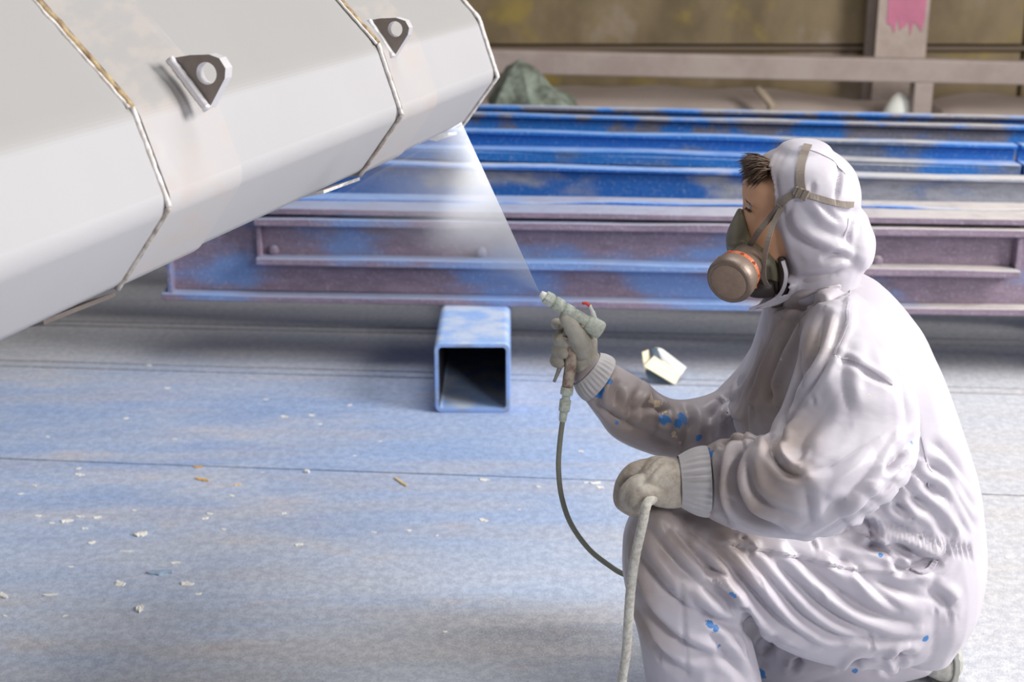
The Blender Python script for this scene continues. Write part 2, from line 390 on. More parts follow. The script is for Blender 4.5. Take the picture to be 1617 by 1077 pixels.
def roll_from_tops(name, cols, Y, label, seed):
    rings = []; rnd = random.Random(seed)
    tops = spline([at_y(px, py, Y) for px, py in cols], 8); bm = bmesh.new()
    for i, t in enumerate(tops):
        ring = []; h = t.z
        for k in range(26):
            a = 2 * math.pi * k / 26; c, s = math.cos(a), math.sin(a)
            q = V((t.x, Y + .24 * abs(c) ** .8 * (1 if c > 0 else -1), h / 2 + h / 2 * abs(s) ** .7 * (1 if s > 0 else -1)))
            d = noise.noise(V((q.x * 2.5 + seed, q.y * 6, q.z * 8))) * .03
            q += V((0, c, s)) * d; q.z = max(q.z, 0); ring.append(q)
        rings.append(ring)
    grid(bm, rings); o = link(name, bm, M['sheet'], None, True); return tag(o, label, 'sheeting')
roll_from_tops('sheeting_roll', [(-600, 140), (300, 138), (780, 136), (1000, 140), (1130, 142), (1230, 141), (1300, 150), (1360, 158), (1400, 160), (1437, 163)], 7.95,
               'long low roll of dusty beige sheeting under the guard rail, left of its post', 3)
roll_from_tops('sheeting_roll', [(1474, 163), (1500, 156), (1560, 151), (1640, 155), (1760, 156), (2300, 158)], 7.95,
               'humped roll of dusty beige sheeting under the guard rail, right of its post', 11)
# small white bundle between
bm = bmesh.new(); c = at_y(1422, 150, 7.62); bmesh.ops.create_icosphere(bm, subdivisions=3, radius=1)
for v in bm.verts:
    d = 1.0; v.co = V((c.x + v.co.x * .10 * d, c.y + v.co.y * .08, max(0, (c.z + .02) * (v.co.z * d + 1) / 2)))
tag(link('cloth_bundle', bm, M['cream_white'], None, True), 'small pale bundle on the floor just left of the rail post', 'bundle')
# leaning stick
bm = bmesh.new(); a = at_y(1194, 137, 7.62); b_ = at_y(1218, 166, 7.60); tube(bm, [a, a.lerp(b_, .5), b_, V((b_.x + .01, b_.y, 0.0))], [.022, .024, .024, .024], 8)
tag(link('bent_stick', bm, M['stick'], None), 'thin bent stick propped in front of the beige sheeting roll', 'stick')
# crumpled tarp: faceted heap
bm = bmesh.new(); c = at_y(838, 150, 7.0); bmesh.ops.create_icosphere(bm, subdivisions=3, radius=1)
hgt = at_y(838, 112, 7.0).z
for v in bm.verts:
    u = v.co.copy(); a = math.atan2(u.y, u.x); cr = abs(((a * 3.2) % 1.0) - .5)
    d = 1 + .30 * noise.noise(u * 1.7 + V((3, 1, 4))) - .28 * (.5 - cr) * (1 - abs(u.z)) + .10 * noise.noise(u * 5)
    v.co = V((c.x + u.x * .235 * d, 7.0 + u.y * .28 * d, max(0, hgt * .5 + u.z * hgt * .52 * d)))
tag(link('crumpled_tarp', bm, M['tarp']), 'crumpled grey-green tarp heaped behind the blue beams', 'tarp')

# ------------------------------------------------------------------ square tube bearers
YT = at_z(687, 652, 0).y; ZT = at_y(690, 542, YT).z
def square_tube(name, xa, xb, y0, y1, label, front_skew=0.0):
    t = thing(name, ((xa + xb) / 2, y0, 0), label, 'square tube', 'bearers under the beams')
    th = .0125; r = .02
    def rr(x0, x1, z0, z1, r, n=5):
        out = []
        for (cx, cz, a0) in ((x1 - r, z1 - r, 0), (x0 + r, z1 - r, 90), (x0 + r, z0 + r, 180), (x1 - r, z0 + r, 270)):
            for k in range(n + 1):
                a = math.radians(a0 + 90 * k / n); out.append(V((cx + r * math.cos(a), 0, cz + r * math.sin(a))))
        return out
    o_, i_ = rr(xa, xb, 0, ZT, r), rr(xa + th, xb - th, th, ZT - th, r * .6)
    sh = [V((0, y0 + (front_skew * (p.x - xa)), 0)) for p in o_]
    bm = bmesh.new()
    R = [[p + V((0, y1, 0)) for p in o_], [p + V((0, y0 + .004, 0)) for p in o_], [p + V((0, y0, 0)) + (V(((xa + xb) / 2, 0, ZT / 2)) - p) * .02 for p in o_],
         [p + V((0, y0, 0)) for p in i_], [p + V((0, y1, 0)) for p in i_]]
    vs = grid(bm, R, True, False)
    n = len(o_)
    for j in range(n): bm.faces.new((vs[-1][j], vs[-1][(j + 1) % n], vs[0][(j + 1) % n], vs[0][j]))
    bmesh.ops.recalc_face_normals(bm, faces=bm.faces)
    mx = (xa + xb) / 2
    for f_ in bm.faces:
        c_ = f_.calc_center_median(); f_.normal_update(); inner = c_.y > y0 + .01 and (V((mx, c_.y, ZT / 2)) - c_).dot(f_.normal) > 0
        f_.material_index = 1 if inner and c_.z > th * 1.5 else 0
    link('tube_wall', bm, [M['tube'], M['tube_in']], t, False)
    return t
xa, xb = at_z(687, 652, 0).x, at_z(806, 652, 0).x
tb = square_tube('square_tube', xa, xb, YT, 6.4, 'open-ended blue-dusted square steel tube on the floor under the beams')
# ------------------------------------------------------------------ beams
def beam_line(a, b, z):
    p, q = at_z(*a, z), at_z(*b, z); k = (q.y - p.y) / (q.x - p.x)
    return lambda x: V((x, p.y + k * (x - p.x), 0))
def bar(bm, f, x0, x1, y0, y1, z0, z1, n=14, rough=0.0, seed=0, skew0=0, skew1=0):
    """long plate following the beam's line; a little uneven along its edge"""
    rings = []
    for i in range(n + 1):
        x = x0 + (x1 - x0) * i / n; c = f(x)
        j = [rough * noise.noise(V((x * 3.1 + seed, k * 5.3, 1.7))) for k in range(4)]
        rings.append([V((x, c.y + y0 + j[0], z0)), V((x, c.y + y1, z0)), V((x, c.y + y1, z1 + j[1])), V((x, c.y + y0 + j[0] * .5, z1 + j[1]))])
    grid(bm, rings)
def girder_part(nm, root, mt, *a, **k):
    bm = bmesh.new(); bar(bm, *a, **k); bevel(bm, .0025, 1, 1.0); return link(nm, bm, mt, root)
# girder A (front): bottom flange, web, two ribs with end stiffeners, top flange
fA = beam_line((255, 474), (1617, 500), ZT)
xA0, xA1 = at_z(255, 474, ZT).x, 3.6
YA = lambda x: fA(x).y
def zA(px, py, dy=0):
    r = at_y(px, py, 4.3); X = r.x; return at_y(px, py, YA(X) + dy).z
gA = thing('ribbed_girder', (xA0, YA(xA0), ZT), 'mauve and pale blue ribbed steel girder, front one of the beams on the square tube', 'girder')
mA = M['girder_a']
topA = .525
girder_part('bottom_flange', gA, mA, fA, xA0, xA1, 0, .17, ZT, ZT + .022, rough=.004, seed=1)
girder_part('web', gA, mA, fA, xA0 + .03, xA1, .055, .075, ZT + .022, topA - .02, rough=.003, seed=2)
girder_part('top_flange', gA, mA, fA, xA0 + .12, xA1, .0, .245, topA - .02, topA, rough=.004, seed=3)
girder_part('weld_seam', gA, M['girder_b'], fA, xA0 + .15, xA1, .12, .135, topA, topA + .007, n=60, rough=.01, seed=5)
xr0, xr1 = at_y(405, 415, 4.4).x, at_y(1598, 435, 4.3).x
for py in (421, 358):
    zr = zA(1000, py, .01)
    girder_part('rib', gA, mA, fA, xr0, xr1 if py > 400 else xr1 + .02, -.008, .055, zr - .012, zr + .012, n=40, rough=.006, seed=py)
for xx in (xr0, xr1 - .01):
    girder_part('stiffener', gA, mA, fA, xx, xx + .016, .02, .056, zA(1000, 421) - .0, zA(1000, 352), n=2)
girder_part('end_plate', gA, mA, fA, xA0 + .02, xA0 + .036, .01, .16, ZT + .022, topA - .02, n=2)
for px, py in ((760, 398), (1385, 412), (432, 395)):
    pp = at_y(px, py, YA(at_y(px, py, 4.35).x) + .05); bm = bmesh.new(); lathe(bm, pp, (0, 1, 0), [(0, .018), (-.004, .018), (-.010, .012), (-.012, .004)], 14)
    link('bolt_head', bm, mA, gA, True)
# girders behind
def ibeam(name, label, mt, a, b, ztop, height, depth, x0, x1, low=None, seed=0, flange=.014):
    f = beam_line(a, b, ztop)
    g = thing(name, (x0, f(x0).y, ZT), label, 'girder')
    girder_part('top_flange', g, mt, f, x0, x1, 0, depth, ztop - flange, ztop, n=40, rough=.005, seed=seed)
    girder_part('web', g, mt, f, x0, x1, .03, .045, ZT + .014, ztop - flange, n=20, rough=.002, seed=seed + 3)
    girder_part('bottom_flange', g, mt, f, x0, x1, 0.0, depth, ZT, ZT + .014, seed=seed + 5)
    if low is not None:
        girder_part('side_ledge', g, mt, f, x0, x1, -.05, .031, low - .012, low, n=40, rough=.008, seed=seed + 7)
        girder_part('side_rib', g, mt, f, x0, x1, -.05, -.04, low - .045, low - .012, n=20, rough=.003, seed=seed + 8)
    return g
ibeam('flanged_girder', 'pale-topped blue flanged girder directly behind the ribbed mauve girder', M['girder_b'], (620, 258), (1617, 282), .60, 0, .06, -1.6, 2.25, None, 10)
ibeam('flanged_girder', 'deep blue flanged girder, third from the front, with a light dusty ledge', M['girder_c'], (730, 205), (1610, 229), .66, 0, .05, -1.6, at_z(1608, 229, .66).x, .603, 20)
ibeam('flanged_girder', 'short blue girder stub in line with the third beam at its right end', M['girder_c'], (730, 205), (1610, 229), .66, 0, .05, at_z(1613, 229, .66).x, 3.2, .603, 25)
ibeam('flanged_girder', 'blue and grey patched girder, second from the back of the rack', M['girder_d'], (740, 179), (1617, 200), .655, 0, .04, -1.6, 3.3, None, 30)
ibeam('flanged_girder', 'rearmost blue-patched girder, nearest the guard rail', M['girder_d'], (760, 167), (1617, 184), .650, 0, .04, -1.6, 3.3, None, 40)
square_tube('square_tube', 1.95, 2.16, 3.95, 6.4, 'square steel tube under the right ends of the beams')

# ------------------------------------------------------------------ big octagonal boom, upper left
AX = ray(1532, -173).normalized()
O1 = at_t(272, 325, 1.9)
HX = AX.cross(V((0, 0, 1))).normalized(); VX = HX.cross(AX)
SEC = [(-.205, .298), (-.0447, .1306), (0, 0), (-.090, -.121), (-.27, -.150), (-.45, -.121), (-.54, 0), (-.495, .1306), (-.335, .298)]
def sec(s, grow=0.0, poly=SEC):
    """octagon ring at distance s along the axis; grow moves faces outward"""
    c = (-.27, .07); out = []
    n = len(poly)
    for i in range(n):
        p, q, r = V((*poly[i - 1], 0)), V((*poly[i], 0)), V((*poly[(i + 1) % n], 0))
        e1, e2 = (q - p).normalized(), (r - q).normalized()
        n1, n2 = V((e1.y, -e1.x, 0)), V((e2.y, -e2.x, 0))
        if n1.dot(q - V((*c, 0))) < 0: n1 = -n1
        if n2.dot(q - V((*c, 0))) < 0: n2 = -n2
        mN = (n1 + n2).normalized(); k = grow / max(.3, mN.dot(n1))
        z = q + mN * k; out.append(O1 + AX * s + HX * z.x + VX * z.y)
    return out
def axis_s(x, y, u=0, v=0):
    base = O1 + HX * u + VX * v; r = ray(x, y); A = np.array([[r.x, -AX.x], [r.y, -AX.y], [r.z, -AX.z]])
    return float(np.linalg.lstsq(A, np.array(base - CP), rcond=None)[0][1])
sJ2 = axis_s(637, 180); sE = axis_s(785, 120); sB1 = axis_s(381, 268); sB2 = axis_s(690, 150)
boom = thing('crane_boom', tuple(O1 + AX * .3), 'large grey-primed octagonal steel boom section with two lifting lugs, upper left', 'boom')
def segment(s0, s1, grow, mt, nm, bev=.02):
    bm = bmesh.new(); n = len(SEC)
    grid(bm, [sec(s0, grow), sec(s1, grow)])
    ax = [e for e in bm.edges if abs((e.verts[0].co - e.verts[1].co).normalized().dot(AX)) > .95]
    bmesh.ops.bevel(bm, geom=ax, offset=bev, segments=8, profile=.5, affect='EDGES')
    o = link(nm, bm, mt, boom, True); o.data.set_sharp_from_angle(angle=.35); return o
segment(-1.0, -.004, 0.0, M['boom'], 'shell_plate')
segment(.004, sJ2 - .004, -.0035, M['boom'], 'shell_plate')
segment(sJ2 + .004, sE, -.0035, M['boom'], 'shell_plate')
segment(.0015, sB1, .0015, M['band'], 'doubler_band')
segment(sJ2 + .0015, sB2, .0015, M['band'], 'doubler_band')
segment(-.02, sJ2 + .03, -.008, M['gap'], 'joint_core')
def bead(s, grow, r, mt, nm, seed, i0=0, i1=4, wob=.002):
    pts = []
    ring = sec(s, grow)
    for i in range(i0, i1):
        a, b = ring[i], ring[i + 1]; m_ = max(2, int((b - a).length / .006))
        for k in range(m_): pts.append(a.lerp(b, k / m_))
    pts.append(ring[i1]); out = []
    for i, p in enumerate(pts):
        out.append(p + AX * wob * noise.noise(V((i * .31, seed, 0))))
    bm = bmesh.new(); tube(bm, out, [r * (1 + .35 * noise.noise(V((i * .45, seed, 3)))) for i in range(len(out))], 8)
    return link(nm, bm, mt, boom, True)
for s, sd in ((0, 1), (sJ2, 5)):
    bead(s - .0078, .0000, .0042, M['weld'], 'weld_bead', sd, 1, 2, .0015)
    bead(s - .0078, .0000, .0042, M['weld_dull'], 'weld_bead', sd, 2, 3, .0015)
    bead(s - .0085, .0000, .0062, M['sealant'], 'joint_filler', sd + 1, 0, 1, .004)
    bead(s - .0145, .0000, .003, M['weld'], 'weld_bead', sd + 7, 0, 1, .003)
bead(sE, .0, .0038, M['weld'], 'weld_bead', 9, 0, 3)
bead(sE + .006, -.004, .004, M['gap'], 'end_gap', 12, 0, 3)
bead(sE + .012, -.002, .0035, M['weld'], 'weld_bead', 15, 0, 3)
# backing strips poking out under the joints
for s, l in ((-.015, .16), (sJ2 - .01, .16), (sE - .03, .05)):
    ring = sec(s - l, -.004); ring2 = sec(s, .002)
    bm = bmesh.new(); a, b, c, d = ring[3], ring2[3], ring2[3] - HX * .05 - VX * .018, ring[3] - HX * .05 - VX * .012
    prism(bm, [a, b, c, d], (0, 0, 0), tuple(-VX * .006)); link('backing_strip', bm, M['lug'] if s < 0 else M['weld'], boom)
# lifting lugs: plate standing on the band across the upper edge, with eye hole
def lug(s_tip, name_label, pxs, hole, hr):
    """plate lies in the plane perpendicular to the boom axis"""
    Oq = O1 + AX * s_tip
    poly = [on_plane(x, y, Oq, AX) for x, y in pxs]
    ho = on_plane(*hole, Oq, AX)
    n = 40
    # resample outline at the same angle as the hole ring
    def hit(ang):
        d = HX * math.cos(ang) + VX * math.sin(ang); best = None
        for i in range(len(poly)):
            a, b = poly[i] - ho, poly[(i + 1) % len(poly)] - ho
            ax_, ay_, bx_, by_ = a.dot(HX), a.dot(VX), b.dot(HX), b.dot(VX)
            ex, ey = bx_ - ax_, by_ - ay_; dx, dy = math.cos(ang), math.sin(ang)
            den = dx * ey - dy * ex
            if abs(den) < 1e-9: continue
            t = (ax_ * ey - ay_ * ex) / den; u = (ax_ * dy - ay_ * dx) / den
            if t > 0 and -1e-6 <= u <= 1 + 1e-6 and (best is None or t > best): best = t
        return ho + d * (best or hr * 1.5)
    angs = [2 * math.pi * k / n for k in range(n)]
    for p in poly:
        d = p - ho; angs.append(math.atan2(d.dot(VX), d.dot(HX)) % (2 * math.pi))
    angs = sorted(set(round(a, 4) for a in angs))
    outer = [hit(a) for a in angs]; inner = [ho + (HX * math.cos(a) + VX * math.sin(a)) * hr for a in angs]
    th = AX * .02; bm = bmesh.new(); m_ = len(angs)
    R = [outer, [p + th for p in outer], [p + th for p in inner], inner]
    vs = grid(bm, R, True, False)
    for j in range(m_): bm.faces.new((vs[3][j], vs[3][(j + 1) % m_], vs[0][(j + 1) % m_], vs[0][j]))
    bmesh.ops.recalc_face_normals(bm, faces=bm.faces)
    for f_ in bm.faces:
        f_.normal_update(); f_.material_index = 0 if abs(f_.normal.dot(AX)) > .7 else 1
    o = link('lifting_lug', bm, [M['lug'], M['lug_edge']], boom)
    # weld fillet along its foot
    bm = bmesh.new(); a, b = poly[0], poly[-1]; P_ = [a.lerp(b, k / 16) - AX * .004 for k in range(17)]
    tube(bm, P_, [.0068 + .0015 * noise.noise(V((k * .7, s_tip, 0))) for k in range(17)], 8); link('lug_weld', bm, M['lug_edge'], o, True)
lug(sJ2 * .14, '', [(270, 92), (300, 87), (330, 86), (346, 92), (356, 108), (355, 124), (330, 172)][::1], (326, 116), .0155)
lug(sJ2 + .035, '', [(583, 32), (600, 29), (625, 28), (640, 33), (646, 44), (644, 55), (622, 90)], (624, 46), .0145)

# ------------------------------------------------------------------ person
YM = 2.32
def loft_pts(secs, k=4, n=28, ex=2.25, dome=.7):
    """secs: (pixel A, pixel B, Y, half depth)"""
    A = spline([at_y(*s[0], s[2]) for s in secs], k); B = spline([at_y(*s[1], s[2]) for s in secs], k)
    D = [v.x for v in spline([V((s[3], 0, 0)) for s in secs], k)]
    rings = []
    for a, b, d in zip(A, B, D):
        c = (a + b) / 2; u = (a - b) / 2; wv = V((0, 1, 0)) * max(.004, d); ring = []
        for j in range(n):
            t = 2 * math.pi * j / n; cs, sn = math.cos(t), math.sin(t)
            ring.append(c + u * (abs(cs) ** (2 / ex) * (1 if cs > 0 else -1)) + wv * (abs(sn) ** (2 / ex) * (1 if sn > 0 else -1)))
        rings.append(ring)
    # dome the two ends
    def cap(r, r2):
        c = sum(r, V()) / len(r); c2 = sum(r2, V()) / len(r2); d = (c - c2).normalized(); R = (r[0] - c).length
        Rm = min(R, D[0] if r is rings[0] else D[-1])
        return [[c + (p - c) * math.cos(t) + d * Rm * dome * math.sin(t) for p in r] for t in (.5, .95, 1.35)]
    pre = cap(rings[0], rings[1]); post = cap(rings[-1], rings[-2])
    return pre[::-1] + rings + post
def merge_remesh(parts, voxel, smooth_it, name):
    bm = bmesh.new()
    for r in parts: grid(bm, r)
    me = bpy.data.meshes.new(name + '_tmp'); bm.to_mesh(me); bm.free()
    o = bpy.data.objects.new(name + '_tmp', me); COL.objects.link(o)
    r = o.modifiers.new('r', 'REMESH'); r.mode = 'VOXEL'; r.voxel_size = voxel; r.use_smooth_shade = True
    s = o.modifiers.new('s', 'SMOOTH'); s.factor = .5; s.iterations = smooth_it
    dg = bpy.context.evaluated_depsgraph_get(); dg.update()
    res = bpy.data.meshes.new_from_object(o.evaluated_get(dg)); res.name = name
    bpy.data.objects.remove(o); bpy.data.meshes.remove(me)
    return res
def get_co(me):
    a = np.empty(len(me.vertices) * 3, np.float32); me.vertices.foreach_get('co', a); return a.reshape(-1, 3)
def get_no(me):
    a = np.empty(len(me.vertices) * 3, np.float32); me.vertices.foreach_get('normal', a); return a.reshape(-1, 3)
def set_co(me, a): me.vertices.foreach_set('co', a.astype(np.float32).ravel()); me.update()
def bvh_of(me):
    return BVHTree.FromPolygons([v.co.copy() for v in me.vertices], [tuple(p.vertices) for p in me.polygons])
def hit(bvh, x, y):
    h = bvh.ray_cast(CP, ray(x, y).normalized()); return h[0], h[1]

PERSON = thing('person', (at_z(1300, 1110, 0).x, YM, 0), 'person in pale hooded coverall, gloves and respirator crouching on one knee, aiming a spray gun', 'person')
suit_parts = [
    # torso from neck to seat
    loft_pts([((1226, 452), (1350, 430), YM, .085), ((1213, 490), (1397, 455), YM, .15), ((1204, 530), (1442, 505), YM, .20), ((1190, 575), (1470, 560), YM, .215),
              ((1165, 630), (1497, 625), YM, .21), ((1165, 690), (1519, 690), YM, .20), ((1200, 750), (1537, 750), YM, .19), ((1260, 800), (1545, 815), YM, .185),
              ((1310, 850), (1544, 870), YM, .19), ((1340, 920), (1528, 930), YM, .19), ((1375, 985), (1500, 980), YM, .15)], 5),
    # near thigh
    loft_pts([((1470, 800), (1480, 1005), 2.25, .10), ((1420, 800), (1430, 1037), 2.23, .115), ((1340, 795), (1330, 1042), 2.21, .11), ((1250, 790), (1240, 1018), 2.19, .105),
              ((1160, 790), (1180, 975), 2.17, .10), ((1085, 795), (1120, 935), 2.15, .09), ((1035, 800), (1070, 900), 2.14, .075)], 5),
    # near shin, knee to ankle
    loft_pts([((1000, 812), (1075, 800), 2.14, .06), ((986, 845), (1130, 850), 2.14, .085), ((983, 895), (1158, 915), 2.14, .09), ((992, 945), (1170, 950), 2.15, .09),
              ((1005, 990), (1180, 985), 2.16, .09), ((1014, 1035), (1193, 1035), 2.17, .09), ((1022, 1085), (1203, 1085), 2.18, .085), ((1032, 1140), (1195, 1140), 2.19, .08), ((1050, 1185), (1160, 1185), 2.2, .065)], 5),
    # far thigh down to the knee on the floor
    loft_pts([((1400, 860), (1420, 1010), 2.42, .10), ((1300, 880), (1320, 1050), 2.46, .10), ((1220, 930), (1250, 1070), 2.48, .09), ((1185, 975), (1200, 1068), 2.49, .075)], 5),
    # far lower leg lying on the floor
    loft_pts([((1180, 985), (1190, 1066), 2.50, .06), ((1240, 990), (1240, 1069), 2.50, .07), ((1310, 990), (1315, 1071), 2.48, .07), ((1380, 985), (1395, 1071), 2.47, .065), ((1430, 985), (1452, 1060), 2.46, .06), ((1452, 990), (1470, 1050), 2.46, .05)], 5),
    # near arm: shoulder, elbow
    loft_pts([((1285, 490), (1390, 500), 2.17, .06), ((1268, 530), (1425, 545), 2.14, .085), ((1262, 575), (1440, 600), 2.11, .095), ((1245, 630), (1448, 655), 2.09, .098),
              ((1222, 690), (1440, 710), 2.045, .095), ((1215, 750), (1415, 755), 2.02, .09), ((1225, 800), (1350, 806), 2.01, .065)], 5),
    # near forearm, elbow to wrist
    loft_pts([((1335, 690), (1375, 785), 2.01, .06), ((1270, 690), (1300, 836), 2.015, .082), ((1215, 695), (1225, 840), 2.03, .078), ((1165, 692), (1165, 832), 2.06, .066), ((1130, 704), (1128, 818), 2.085, .058),
              ((1105, 718), (1103, 803), 2.095, .048), ((1088, 722), (1086, 795), 2.10, .042)], 5),
    # far arm: shoulder to elbow
    loft_pts([((1195, 545), (1290, 560), 2.46, .08), ((1165, 590), (1260, 640), 2.50, .085), ((1130, 625), (1200, 712), 2.50, .075)], 5),
    # far forearm
    loft_pts([((1165, 605), (1160, 716), 2.50, .07), ((1115, 630), (1105, 720), 2.49, .065), ((1062, 634), (1040, 716), 2.475, .06), ((1012, 602), (972, 690), 2.46, .058), ((985, 586), (942, 655), 2.45, .052),
              ((966, 575), (921, 627), 2.44, .045), ((952, 563), (908, 609), 2.435, .036)], 5),
    # neck / collar up into the hood
    loft_pts([((1215, 500), (1390, 470), YM, .14), ((1226, 462), (1350, 440), YM, .10), ((1232, 430), (1350, 415), YM, .095)], 4),
]
me = merge_remesh(suit_parts, .0038, 5, 'coverall')

def apply_strokes(me, strokes, scale=1.0):
    """folds: polylines that press into / lift the cloth along its own normals"""
    bvh = bvh_of(me); co = get_co(me).astype(np.float64); no = get_no(me).astype(np.float64); disp = np.zeros(len(co))
    for st in strokes:
        pts, depth, width = st[0], st[1], st[2]; style = st[3] if len(st) > 3 else 'fold'
        P3 = []
        for x, y in pts:
            h = hit(bvh, x, y)[0]
            if h is not None: P3.append(h)
        if len(P3) < 2: continue
        P3 = np.array([list(p) for p in spline(P3, 5)]) if len(P3) > 2 else np.array([list(P3[0].lerp(P3[-1], k / 5)) for k in range(6)])
        lo, hi = P3.min(0) - width * 4, P3.max(0) + width * 4
        idx = np.where(((co > lo) & (co < hi)).all(1))[0]
        if not len(idx): continue
        q = co[idx]; best = np.full(len(idx), 1e9); tt = np.zeros(len(idx)); sd = np.zeros(len(idx))
        m_ = len(P3) - 1
        for i in range(m_):
            a, b = P3[i], P3[i + 1]; e = b - a; L = max(1e-9, e @ e)
            t = np.clip(((q - a) @ e) / L, 0, 1); d = q - (a + t[:, None] * e); dd = np.einsum('ij,ij->i', d, d)
            k = dd < best; best[k] = dd[k]; tt[k] = (i + t[k]) / m_
            cr = np.cross(e, d); s_ = np.sign(np.einsum('ij,ij->i', cr, no[idx])); sd[k] = s_[k]
        r = np.sqrt(best) * sd; taper = np.clip(np.sin(np.pi * np.clip(tt * .94 + .03, 0, 1)), 0, 1) ** .6
        g = lambda z: np.exp(-z * z)
        if style == 'fold':   # crease with a soft ridge on each side
            v = -1.15 * np.exp(-np.abs(r) / (.75 * width)) + .75 * g((r - 1.9 * width) / (1.1 * width)) + .25 * g((r + 1.8 * width) / width)
        elif style == 'ridge': v = g(r / width)
        elif style == 'step':  # cloth lapping over: high on one side, dropping sharply
            v = np.where(r > 0, g(r / (3 * width)), -g(r / (1.2 * width)))
        else: v = -g(r / width)
        disp[idx] += depth * scale * v * taper
    set_co(me, co + no * disp[:, None])

def wrinkle(me, amp, fn):
    co = get_co(me).astype(np.float64); no = get_no(me).astype(np.float64); d = np.zeros(len(co))
    for i in range(len(co)):
        d[i] = fn(co[i])
    set_co(me, co + no * (d * amp)[:, None])
def rn(c):
    v = V((c[0] * 6.5 + c[2] * 3, c[1] * 8, c[2] * 8 - c[0] * 2.5))
    w_ = noise.noise(v * .6 + V((4, 4, 4)))
    return (1 - abs(noise.noise(v + V((w_, w_, 0)) * 1.6)) * 2.6) * .55 + .25 * (1 - abs(noise.noise(v * 2.3)) * 2.6)
wrinkle(me, .0010, rn)

F = []  # (points, depth, width, style)
# --- trouser thigh: long diagonal pulls from the seat to the knee
F += [([(1475, 905), (1400, 870), (1330, 850)], .006, .008), ([(1465, 945), (1400, 925), (1330, 885), (1290, 850)], .008, .010),
      ([(1440, 985), (1370, 965), (1300, 915), (1250, 865)], .009, .010), ([(1390, 1005), (1320, 975), (1255, 920), (1205, 865)], .009, .010),
      ([(1330, 1010), (1270, 975), (1215, 915), (1165, 862)], .009, .010), ([(1280, 1015), (1225, 975), (1175, 915), (1120, 850)], .009, .010),
      ([(1240, 1000), (1195, 950), (1150, 890), (1095, 840)], .009, .010), ([(1180, 940), (1135, 880), (1080, 830)], .008, .009),
      ([(1165, 925), (1140, 905), (1120, 895)], .014, .008), ([(1160, 950), (1130, 920), (1100, 880), (1060, 835)], .010, .010),
      ([(1420, 960), (1380, 930), (1350, 895)], .006, .007), ([(1500, 860), (1460, 890), (1420, 900)], .006, .008),
      ([(1460, 1010), (1380, 1010), (1300, 1000)], .005, .008)]
# seam step across the thigh
F += [([(1120, 855), (1200, 868), (1280, 885), (1350, 900), (1430, 905)], .0035, .005, 'step')]
# --- shin folds, hanging from the knee
F += [([(1020, 830), (1060, 880), (1110, 925), (1160, 955)], .008, .010), ([(1000, 850), (1030, 910), (1080, 960), (1150, 985)], .009, .012),
      ([(995, 900), (1020, 960), (1080, 1020), (1160, 1040)], .009, .011), ([(1005, 960), (1035, 1020), (1090, 1070)], .009, .011), ([(1080, 930), (1120, 975), (1165, 990)], .008, .008),
      ([(1060, 850), (1075, 930), (1080, 1000), (1085, 1070)], .0035, .004, 'groove'), ([(1100, 870), (1130, 905), (1160, 940)], .009, .008), ([(1120, 1000), (1150, 1040), (1180, 1075)], .007, .009)]
# --- seat, hip and lower back
F += [([(1540, 800), (1480, 740), (1425, 715)], .008, .009), ([(1530, 840), (1470, 770), (1410, 735)], .009, .009), ([(1500, 850), (1450, 790), (1395, 760)], .010, .010),
      ([(1470, 840), (1420, 800), (1370, 785)], .009, .008), ([(1535, 770), (1495, 715), (1470, 700)], .006, .009), ([(1540, 830), (1515, 790), (1490, 750)], .005, .008),
      ([(1320, 800), (1370, 830), (1430, 870), (1470, 885)], .014, .010), ([(1340, 830), (1380, 860), (1420, 895), (1445, 900)], .012, .008),
      ([(1450, 895), (1480, 890), (1500, 870)], .012, .010), ([(1465, 930), (1490, 950), (1500, 960)], .008, .010)]
# gathered elastic waist
for i in range(20):
    t = i / 19; x = 1360 + t * 170; y = 815 + 55 * t ** .9
    F += [([(x - 3, y - 11), (x + 2, y), (x + 5, y + 17)], .0045, .0028, 'groove')]
# --- upper back and shoulder
F += [([(1340, 450), (1325, 520), (1300, 580), (1262, 640)], .005, .007), ([(1300, 500), (1285, 560), (1262, 600)], .009, .009), ([(1260, 500), (1235, 560), (1215, 620), (1195, 690)], .010, .010),
      ([(1285, 470), (1245, 540), (1220, 600)], .008, .009), ([(1240, 490), (1215, 545), (1195, 600), (1180, 680)], .009, .009), ([(1320, 560), (1370, 590), (1410, 610)], .004, .006),
      ([(1340, 530), (1330, 600), (1340, 650)], .004, .010), ([(1400, 560), (1430, 640), (1435, 700)], .003, .010), ([(1450, 690), (1420, 715), (1400, 745)], .006, .009)]
# --- near sleeve
F += [([(1262, 640), (1232, 680), (1224, 712)], .007, .009), ([(1310, 640), (1270, 690), (1262, 720)], .004, .012), ([(1370, 700), (1310, 735), (1265, 748)], .006, .012),
      ([(1213, 695), (1222, 722), (1242, 745), (1262, 752)], .009, .007), ([(1180, 700), (1160, 730), (1160, 770), (1185, 815), (1230, 835)], .014, .011), ([(1145, 700), (1135, 740), (1135, 790), (1145, 820)], .012, .009),
      ([(1195, 695), (1180, 740), (1200, 790), (1270, 820)], .008, .010), ([(1125, 710), (1120, 750), (1122, 800)], .009, .007), ([(1400, 700), (1350, 770), (1290, 820)], .006, .012), ([(1270, 770), (1275, 800), (1280, 830)], .004, .009)]
